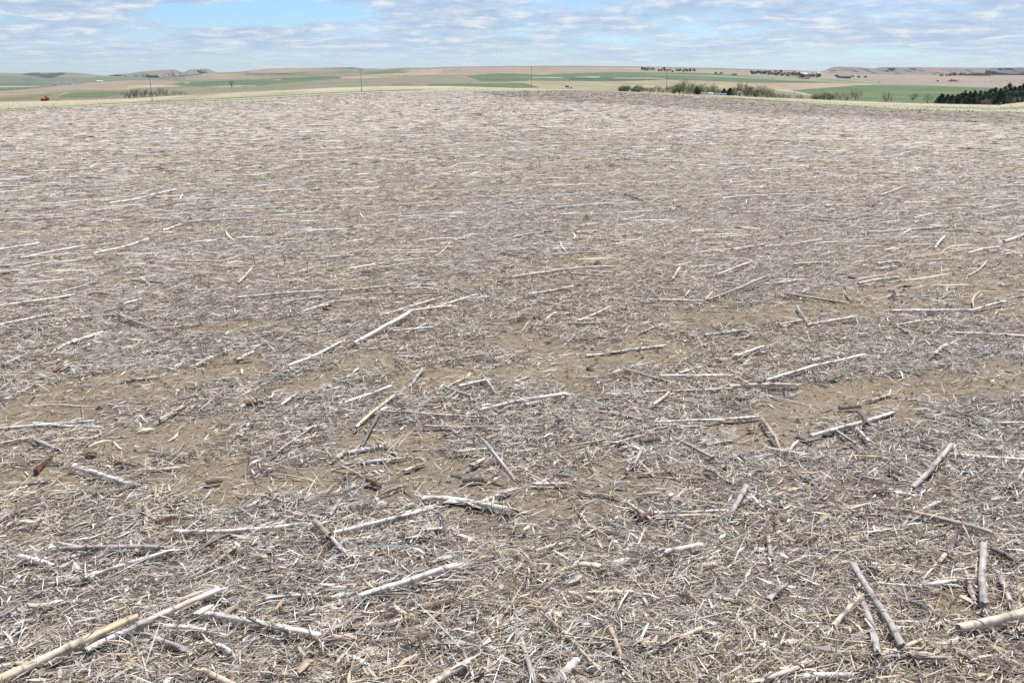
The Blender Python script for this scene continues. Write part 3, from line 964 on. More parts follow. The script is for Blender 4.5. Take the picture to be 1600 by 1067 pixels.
def build_residue():
    p = Pile()
    near_w = (0.24, 0.19, 0.16, 0.13, 0.12, 0.09, 0.17)
    # near: fine fibres, leaf shreds, stem bits, chips
    for r0, r1, half, k in ((1.75, 3.2, 0.80, 1.0), (3.2, 5.0, 0.66, 0.9), (5.0, 8.0, 0.62, 0.75)):
        g = (r0 + r1) / 2 / 2.6
        x, y = scatter(r0, r1, 15000 * k / g ** 0.9, half)
        litter(p, x, y, 0.027 * g ** 0.4, 0.6, 0.0021 * g ** 0.5, 0.35, 0.030, 2, False, near_w, 0.85, 0.55, 0.2)
        x, y = scatter(r0, r1, 3600 * k / g ** 0.8, half)
        litter(p, x, y, 0.052 * g ** 0.3, 0.5, 0.0036 * g ** 0.35, 0.4, 0.034, 2, False, near_w, 0.75, 0.5, 0.2)
        x, y = scatter(r0, r1, 1300 * k / g ** 0.6, half)
        litter(p, x, y, 0.085, 0.55, 0.0027 * g ** 0.4, 0.35, 0.036, 3, True, near_w, 0.6, 0.45, 0.12)
        x, y = scatter(r0, r1, 950 * k / g ** 0.4, half)
        litter(p, x, y, 0.042, 0.45, 0.0085, 0.35, 0.032, 2, False, (0.3, 0.2, 0.1, 0.25, 0.05, 0.02, 0.2), 0.8, 0.5, 0.25)
        x, y = scatter(r0, r1, 22 * k, half)
        litter(p, x, y, 0.065, 0.4, 0.014, 0.25, 0.016, 3, True, (0.3, 0.1, 0.15, 0.3, 0.06, 0.02, 0.3), 0.7, 0.4, 0.05)
        x, y = scatter(r0, r1, 130 * k, half)
        litter(p, x, y, 0.060, 0.5, 0.009, 0.3, 0.020, 3, True, (0.3, 0.15, 0.1, 0.3, 0.05, 0.02, 0.2), 0.6, 0.4, 0.08)
    fw = (0.27, 0.20, 0.14, 0.13, 0.11, 0.07, 0.20)
    for r0, r1, half, d, lm, wm, tl in ((8, 13, 0.62, 2600, 0.075, 0.0052, 0.14), (13, 21, 0.60, 900, 0.12, 0.0085, 0.09), (21, 36, 0.60, 220, 0.20, 0.015, 0.05), (36, 62, 0.60, 38, 0.34, 0.028, 0.02),
                                    (62, 110, 0.58, 11, 0.45, 0.035, 0.01), (110, 185, 0.56, 4, 0.6, 0.05, 0.005), (185, 262, 0.25, 1.6, 0.7, 0.07, 0.004)):
        x, y = scatter(r0, r1, d, half, 0.25)
        if r1 > 110:
            k_ = np.hypot(x, y) < np.interp(np.arctan2(x, y), _taz, _tre) - 1
            x, y = x[k_], y[k_]
        litter(p, x, y, lm, 0.5, wm, 0.4, 0.03, 2, False, fw, 0.5, 0.3, tl)
    # straw lying over the stalks and cobs
    xs, ys, zs = [], [], []
    for A, B, rad in OVER:
        L = float(np.linalg.norm(B - A))
        for _ in range(int(2 + L * 16)):
            t = rng.random() * 1.1 - 0.05
            q = A + (B - A) * t
            xs.append(q[0] + rng.normal() * 0.006)
            ys.append(q[1] + rng.normal() * 0.006)
            zs.append(0.020 + 2 * rad * rng.uniform(0.75, 1.1))
        if rng.random() < 0.55:          # a matted clump half burying one stretch of it
            t0 = rng.random()
            for _ in range(int(14 + 20 * rng.random())):
                t = t0 + rng.normal() * 0.05 / L
                q = A + (B - A) * t
                xs.append(q[0] + rng.normal() * 0.02)
                ys.append(q[1] + rng.normal() * 0.02)
                zs.append(0.018 + 2 * rad * rng.uniform(0.2, 1.1))
    xs, ys, zs = np.array(xs), np.array(ys), np.array(zs)
    n = len(xs)
    # splinters and torn fibres at the broken ends
    ex, ey, ea, el, ez = [], [], [], [], []
    for A, B, rad in OVER:
        a = math.atan2(B[1] - A[1], B[0] - A[0])
        for q, sg in ((A, -1), (B, 1)):
            for _ in range(rng.integers(2, 7)):
                l = rng.uniform(0.03, 0.075)
                a2 = a + rng.normal() * 0.22
                ex.append(q[0] + sg * math.cos(a2) * l * 0.3 - math.sin(a) * rad * rng.uniform(-1, 1))
                ey.append(q[1] + sg * math.sin(a2) * l * 0.3 + math.cos(a) * rad * rng.uniform(-1, 1))
                ea.append(a2)
                el.append(l)
                ez.append(0.012 + rad * rng.uniform(0.6, 2.0))
    m_ = len(ex)
    p.add(*ribbons(np.array(ex), np.array(ey), np.array(ea), np.array(el), rng.uniform(0.002, 0.006, m_), np.array(ez), 0.12 * rng.standard_normal(m_), 0.8 * rng.standard_normal(m_),
                   0.05 * rng.standard_normal(m_), 0.04 * rng.standard_normal(m_), palette(m_, (0.35, 0.1, 0.05, 0.3, 0.03, 0.01, 0.3)), 3))
    p.add(*ribbons(xs, ys, rng.random(n) * math.pi, 0.05 * np.exp(0.5 * rng.standard_normal(n)), 0.0026 * np.exp(0.5 * rng.standard_normal(n)), zs, 0.25 * rng.standard_normal(n),
                   (rng.random(n) - 0.5) * 2, 0.06 * rng.standard_normal(n), 0.06 * np.abs(rng.standard_normal(n)), palette(n, near_w), 3))
    structure(p.build('crop_residue', M_LITTER), 'stuff')


def build_crumbs():
    """crumbs of dry soil on the open ground"""
    p = []
    for r0, r1, d, w in ((1.8, 4, 1600, 0.0035), (4, 8, 700, 0.006), (8, 15, 160, 0.011)):
        area = 0.66 * (r1 * r1 - r0 * r0)
        n = int(area * d)
        r = np.sqrt(rng.random(n) * (r1 * r1 - r0 * r0) + r0 * r0)
        a = (rng.random(n) * 2 - 1) * 0.66
        x, y = r * np.sin(a), r * np.cos(a)
        k = rng.random(n) < bare_amount(x, y) * (0.15 + 1.2 * fbm(x * 5, y * 5, 88, 3) ** 2)
        x, y = x[k], y[k]
        p.append((x, y, w * np.exp(0.5 * rng.standard_normal(len(x)))))
    x, y, w = (np.concatenate([q[i] for q in p]) for i in range(3))
    n = len(x)
    g = gz(x, y)
    dirs = np.array([(1, 0, 0), (0, 1, 0), (-1, 0, 0), (0, -1, 0), (0.2, 0.1, 0.9)])
    V = dirs[None] * (w[:, None, None] * (0.6 + 0.8 * rng.random((n, 5, 1)))) + np.stack([x, y, g + w * 0.1], -1)[:, None]
    b = (np.arange(n) * 5)[:, None]
    F = np.stack([np.concatenate([b + i, b + (i + 1) % 4, b + 4], 1) for i in range(4)], 1).reshape(-1, 3)
    c = np.array([0.265, 0.22, 0.16])[None] * (1 + 0.22 * rng.standard_normal((n, 1)))
    structure(np_mesh('soil_crumbs', V.reshape(-1, 3), F, M_COB, colors=np.repeat(np.clip(c, 0.05, 0.6), 5, axis=0)), 'stuff')


def build_stubs():
    """thin upright weathered stems left standing in the residue"""
    p = Pile()
    for r0, r1, d, h, w in ((1.8, 4, 16, 0.045, 0.0035), (4, 8, 12, 0.06, 0.004), (8, 16, 7, 0.075, 0.006), (16, 30, 2, 0.06, 0.010)):
        x, y = scatter(r0, r1, d, 0.64, 0.1)
        n = len(x)
        g = gz(x, y)
        H = h * np.exp(0.35 * rng.standard_normal(n))
        lx, ly = 0.3 * rng.standard_normal(n) * H, 0.3 * rng.standard_normal(n) * H
        col = palette(n, (0.06, 0.12, 0.26, 0.10, 0.28, 0.16, 0.02))
        Vs = []
        for lev, wk in ((0.0, 1.0), (1.0, 0.8)):
            for k in range(3):
                th = k * TAU / 3
                Vs.append(np.stack([x + lx * lev + math.cos(th) * w * wk * 0.5, y + ly * lev + math.sin(th) * w * wk * 0.5, g + H * lev - 0.002], -1))
        V = np.stack(Vs, 1).reshape(-1, 3)
        b = (np.arange(n) * 6)[:, None]
        F = np.stack([np.concatenate([b + k, b + (k + 1) % 3, b + 3 + (k + 1) % 3, b + 3 + k], 1) for k in range(3)], 1).reshape(-1, 4)
        p.add(V, F, np.repeat(col, 6, axis=0))
    structure(p.build('stubble', M_LITTER), 'stuff')


def build_far_stalks():
    p = Pile()
    for r0, r1, d, half, w in ((8.5, 16, 7.0, 0.62, 0.017), (16, 30, 6.5, 0.60, 0.022), (30, 60, 2.6, 0.60, 0.034), (60, 130, 0.5, 0.58, 0.05)):
        x, y = scatter(r0, r1, d, half, 0.4)
        n = len(x)
        L = (0.42 if r0 < 30 else 0.7) * np.exp(0.5 * rng.standard_normal(n))
        col = palette(n, (0.34, 0.10, 0.04, 0.24, 0.03, 0.01, 0.30), 0.08)
        p.add(*ribbons(x, y, row_angle(x, y, 0.28, 0.10), L, w * np.exp(0.2 * rng.standard_normal(n)), np.full(n, 0.034), 0.01 * rng.standard_normal(n),
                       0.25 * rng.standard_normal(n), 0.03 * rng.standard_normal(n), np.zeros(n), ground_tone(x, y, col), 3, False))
    structure(p.build('corn_stalk_litter', M_LITTER), 'stuff')


build_stubs()
build_far_stalks()

# ------------------------------------------------------------------ corn stalks, each a thing
TONES = {
    'white': ((0.86, 0.775, 0.655), (0.80, 0.73, 0.64)),
    'tan': ((0.68, 0.54, 0.38), (0.74, 0.63, 0.50)),
    'yellow': ((0.74, 0.58, 0.35), (0.76, 0.65, 0.48)),
    'grey': ((0.42, 0.37, 0.325), (0.52, 0.47, 0.42)),
    'brown': ((0.42, 0.32, 0.23), (0.54, 0.44, 0.34)),
    'dark': ((0.15, 0.125, 0.11), (0.22, 0.19, 0.17)),
}
TONE_WORD = {'white': 'bleached white', 'tan': 'pale tan', 'yellow': 'yellowish', 'grey': 'weathered grey', 'brown': 'light brown', 'dark': 'dark grey'}


def stalk_mesh(name, A, B, rad, tone, rs, mat=M_STALK, bow=None, flat=0.88, parent=None, nodes=True):
    """jointed, slightly bowed and oval corn stalk from A to B with ragged ends; object origin at its middle, X along it"""
    A, B = Vector(A), Vector(B)
    L = (B - A).length
    sides = 12 if rad * FPX / max(A.length, 1) > 2.2 else 8
    ds = max(0.008, L / 60)
    us = list(np.arange(0, L, ds)) + [L]
    nod = []
    if nodes:
        u = rs.uniform(0.02, 0.14)
        while u < L:
            nod.append(u)
            u += rs.uniform(0.10, 0.19)
        for q in nod:
            us += [max(0, q - 0.006), max(0, q - 0.0025), q, min(L, q + 0.0025), min(L, q + 0.006)]
    us = sorted(set(round(float(u), 5) for u in us))
    bow = rs.gauss(0, 0.012) * L if bow is None else bow
    bz = rs.gauss(0, 0.004) * L
    c0, c1 = TONES[tone]
    k0, k1 = rs.random(), rs.random()
    ph = rs.random() * 6
    taper = rs.uniform(-0.12, 0.12)
    jag = [[rs.uniform(-1, 1) * rad * rs.choice((0.5, 1.0, 2.0, 3.6)) for _ in range(sides)] for _ in (0, 1)]
    verts, cols = [], []
    # a kink at every joint
    kn = [0.0] + nod + [L]
    ky, kz, yy, zz, sy_, sz_ = [0.0], [0.0], 0.0, 0.0, rs.gauss(0, .02), rs.gauss(0, .008)
    for q0, q1 in zip(kn[:-1], kn[1:]):
        yy += sy_ * (q1 - q0)
        zz += sz_ * (q1 - q0)
        ky.append(yy)
        kz.append(zz)
        sy_ += rs.gauss(0, .045)
        sz_ += rs.gauss(0, .018)
    crush = (rs.uniform(0.1, 0.6), rs.uniform(0.1, 0.6))
    s0 = rs.uniform(-0.2, 0.9)
    s1 = s0 + rs.uniform(0.15, 0.6)
    sdep = rs.choice((0.05, 0.05, 0.25, 0.45))
    sth = math.pi / 2 + rs.gauss(0, 0.5)
    stain = [(rs.random() * L, rs.uniform(.006, .03), rs.random() * TAU, rs.uniform(.3, .75)) for _ in range(int(3 + L * 12))]
    for u in us:
        t = u / L
        cy = bow * (1 - (2 * t - 1) ** 2) + float(np.interp(u, kn, ky)) - yy * t
        cz = bz * (1 - (2 * t - 1) ** 2) + float(np.interp(u, kn, kz)) - zz * t
        dn = min([abs(u - q) for q in nod] or [9])
        r = rad * (1 + taper * (t - 0.5)) * (1 + 0.16 * math.exp(-(dn / 0.0045) ** 2)) * (1 + 0.035 * math.sin(u * 31 + ph) + 0.03 * math.sin(u * 83 + ph * 3))
        e0 = crush[0] * math.exp(-u / (rad * 2.5)) + crush[1] * math.exp(-(L - u) / (rad * 2.5))
        kk = k0 + (k1 - k0) * t + 0.3 * math.sin(u * 17 + ph)
        c = [c0[i] * (1 - kk) + c1[i] * kk for i in range(3)]
        nd = 0.38 * math.exp(-((dn - 0.003) / 0.0028) ** 2)
        spl = sdep * max(0.0, min(1.0, (t - s0) * 8)) * max(0.0, min(1.0, (s1 - t) * 8))
        for k in range(sides):
            th = TAU * k / sides
            groove = 1 - 0.08 * math.exp(-((math.sin((th - ph) / 2)) / 0.25) ** 2)
            gs = math.exp(-((math.sin((th - sth) / 2)) / 0.20) ** 2)
            groove *= 1 - spl * gs
            x = u - L / 2
            if u == us[0]:
                x += jag[0][k]
            elif u == us[-1]:
                x += jag[1][k]
            verts.append((x, cy + math.cos(th) * r * groove * (1 + 0.35 * e0), cz + math.sin(th) * r * groove * flat * (1 - 0.75 * e0)))
            mot = 1 + 0.14 * math.sin(th * 2 + u * 9 + ph) * math.sin(u * 23 + ph * 2)
            for su, sw, st_, sd in stain:
                if abs(u - su) < sw * 2.5:
                    mot *= 1 - sd * math.exp(-((u - su) / sw) ** 2) * max(0.0, math.cos(th - st_))
            cols.append([max(0.02, ci * mot * (1 - nd) * (1 - 0.9 * spl * gs)) for ci in c])
    faces = []
    nr = len(us)
    for i in range(nr - 1):
        for k in range(sides):
            faces.append((i * sides + k, (i + 1) * sides + k, (i + 1) * sides + (k + 1) % sides, i * sides + (k + 1) % sides))
    # pith set back inside each broken end
    for e, ring, sgn in ((0, 0, 1), (1, nr - 1, -1)):
        b = len(verts)
        cx = sum(verts[ring * sides + k][0] for k in range(sides)) / sides
        for k in range(sides):
            v = verts[ring * sides + k]
            verts.append((cx + sgn * rad * 0.9, v[1] * 0.8 + 0.2 * 0, v[2] * 0.8))
            cols.append([0.42, 0.37, 0.29] if tone != 'dark' else [0.1, 0.08, 0.06])
        for k in range(sides):
            a_, b_ = ring * sides + k, ring * sides + (k + 1) % sides
            faces.append((a_, b_, b + (k + 1) % sides, b + k))
        ci = len(verts)
        verts.append((cx + sgn * rad * 1.1, sum(verts[b + k][1] for k in range(sides)) / sides, 0))
        cols.append([0.35, 0.30, 0.23])
        for k in range(0, sides, 2):
            faces.append((b + k, b + (k + 1) % sides, b + (k + 2) % sides, ci))
    o = np_mesh(name, verts, faces, mat, colors=np.array(cols), smooth=True, parent=parent)
    m = (B - A).to_track_quat('X', 'Z').to_matrix().to_4x4()
    o.matrix_local = Matrix.Translation((A + B) / 2) @ m @ Matrix.Rotation(rs.uniform(-0.5, 0.5), 4, 'X')
    return o


def leaf_sheath(name, L, w, rs, parent, loc, rot, tone='tan', curl=1.0):
    """a torn strip of dry leaf with thickness, curled across its width"""
    n, m = 12, 4
    verts, cols = [], []
    c0 = TONES[tone][0]
    ph = rs.random() * 6
    for side in (0, 1):
        for i in range(n + 1):
            t = i / n
            ww = w * (math.sin(math.pi * min(1, 0.15 + t * 0.85)) ** 0.6) * 0.5
            for j in range(m + 1):
                s = (j / m - 0.5) * 2
                a = s * curl
                verts.append(((t - 0.5) * L + side * 0.0, math.sin(a) * ww / max(curl, 0.4) + 0.10 * L * math.sin(t * 3 + ph) * t,
                              (1 - math.cos(a)) * ww + 0.05 * L * math.sin(t * 4 + ph) - side * 0.0008))
                k = 0.85 + 0.25 * math.sin(s * 9 + ph) * 0.5
                cols.append([c * k for c in c0])
    faces = []
    st = (n + 1) * (m + 1)
    for side in (0, 1):
        for i in range(n):
            for j in range(m):
                a = side * st + i * (m + 1) + j
                q = (a, a + 1, a + m + 2, a + m + 1)
                faces.append(q if side == 0 else q[::-1])
    o = np_mesh(name, verts, faces, M_LEAF, colors=np.array(cols), smooth=True, parent=parent)
    o.location = loc
    o.rotation_euler = rot
    return o


used_labels = set()
SPOTS = [(100, 1015, 'the bottom left yellowish stalk'), (240, 965, 'the long greyish corner stalk'), (174, 855, 'the level grey stalk'), (405, 975, 'the white jointed stalk'),
         (370, 825, 'the straight white lower left stalk'), (514, 838, 'the brown broken piece'), (600, 812, 'the long jointed stalk'), (636, 907, 'the thick pale lone stalk'),
         (700, 1050, 'the cut-off tan stalk'), (885, 995, 'the root-ended brown stalk'), (940, 888, 'the hollow root crown'), (1042, 864, 'the white-stubbed root crown'),
         (842, 945, 'the yellowish root crown'), (632, 965, 'the small yellow root crown'), (1480, 815, 'the light brown right stalk'), (1370, 943, 'the crossed grey pair'),
         (1538, 895, 'the away-pointing grey stalk'), (1550, 965, 'the thick right edge stalk'), (152, 740, 'the lone white soil stalk'), (68, 725, 'the long reddish cob'),
         (257, 815, 'the end-on reddish cob'), (398, 630, 'the soil-lying reddish cob'), (96, 577, 'the far left dark cob'), (584, 755, 'the small reddish cob'), (573, 617, 'the dark-jointed stalk'),
         (578, 670, 'the leaning dark stalk'), (678, 647, 'the level tan stalk'), (580, 721, 'the three-jointed white stalk'), (816, 628, 'the clean central stalk'), (780, 715, 'the propped grey stalk'),
         (725, 787, 'the thick bowed stalk'), (862, 672, 'the round root ball'), (1018, 588, 'the brown-over-white crossing'), (1070, 611, 'the longest broken stalk'), (1016, 687, 'the textured grey cob'),
         (1204, 680, 'the root-ended right stalk'), (1152, 783, 'the flat grey stalk'), (1308, 670, 'the crossed thick white stalk'), (1540, 714, 'the right edge white stalk'), (1454, 728, 'the split grey stalk'),
         (1302, 592, 'the soil-edge grey cob'), (1328, 636, 'the upper right grey cob'), (210, 500, 'the dark left crossing'), (454, 459, 'the long level white stalk'), (511, 480, 'the round cob end'),
         (597, 511, 'the bent white stalk'), (322, 566, 'the wide root crown'), (234, 582, 'the pale soil root crown'), (1155, 449, 'the raised greyish stalk'), (916, 505, 'the shadowed brown stalk'),
         (1273, 465, 'the raised right brown stalk'), (1419, 449, 'the olive clod'), (826, 499, 'the two dark clods'), (1500, 440, 'the upper right bare soil'), (921, 577, 'the bare ground clod'),
         (683, 944, 'the large sunken cob'), (968, 876, 'the arched white husk'), (1478, 1000, 'the crumpled corner husk')]
TENS = ['', 'ten', 'twenty', 'thirty', 'forty', 'fifty', 'sixty', 'seventy', 'eighty', 'ninety', 'a hundred']
ONES = ['', 'one', 'two', 'three', 'four', 'five', 'six', 'seven', 'eight', 'nine', 'ten', 'eleven', 'twelve', 'thirteen', 'fourteen', 'fifteen', 'sixteen', 'seventeen', 'eighteen', 'nineteen']


def spell(v):
    v = int(min(max(round(v), 1), 99))
    if v < 20:
        return ONES[v]
    return TENS[v // 10] + ('-' + ONES[v % 10] if v % 10 else '')


def locate(head, px, py):
    """a label that singles the thing out: beside a named landmark, else by its place in the photo"""
    px = min(max(px, 4), 1596)
    sc = 0.45 + 0.75 * (py - 250) / 700
    near = sorted((math.hypot((px - x) / 1.6, py - y), x, y, n) for x, y, n in SPOTS)
    for d, x, y, n in near[:3]:
        if d > 75 * sc + 15 or d < 3:
            continue
        dx, dy = (px - x) / 1.6, py - y
        close = 'just ' if d < 32 * sc else ''
        rel = ('right of' if dx > 0 else 'left of') if abs(dx) > abs(dy) * 1.6 else ('below' if dy > 0 else 'above') if abs(dy) > abs(dx) * 1.6 else (('below' if dy > 0 else 'above') + (' and right of' if dx > 0 else ' and left of'))
        lab = f'{head} {close}{rel} {n}'
        if len(lab.split()) <= 16 and lab not in used_labels:
            used_labels.add(lab)
            return lab
    lab = f'{head}, {spell(px / 16)} percent across and {spell(py / 10.67)} percent down'
    k = 1
    while lab in used_labels:
        k += 1
        lab = f'{head}, {spell(px / 16)} percent across and {spell(py / 10.67 + k * 0.5)} percent down'
    used_labels.add(lab)
    return lab


def where(px, py):
    return f'{round(px / 16)} percent across and {round(py / 10.67)} percent down the photo'


def uniq(label, px=None, py=None):
    if label in used_labels and px is not None:
        label = label.split(',')[0] + f', {round(px / 16, 1)} percent across and {round(py / 10.67, 1)} percent down'
    used_labels.add(label)
    return label


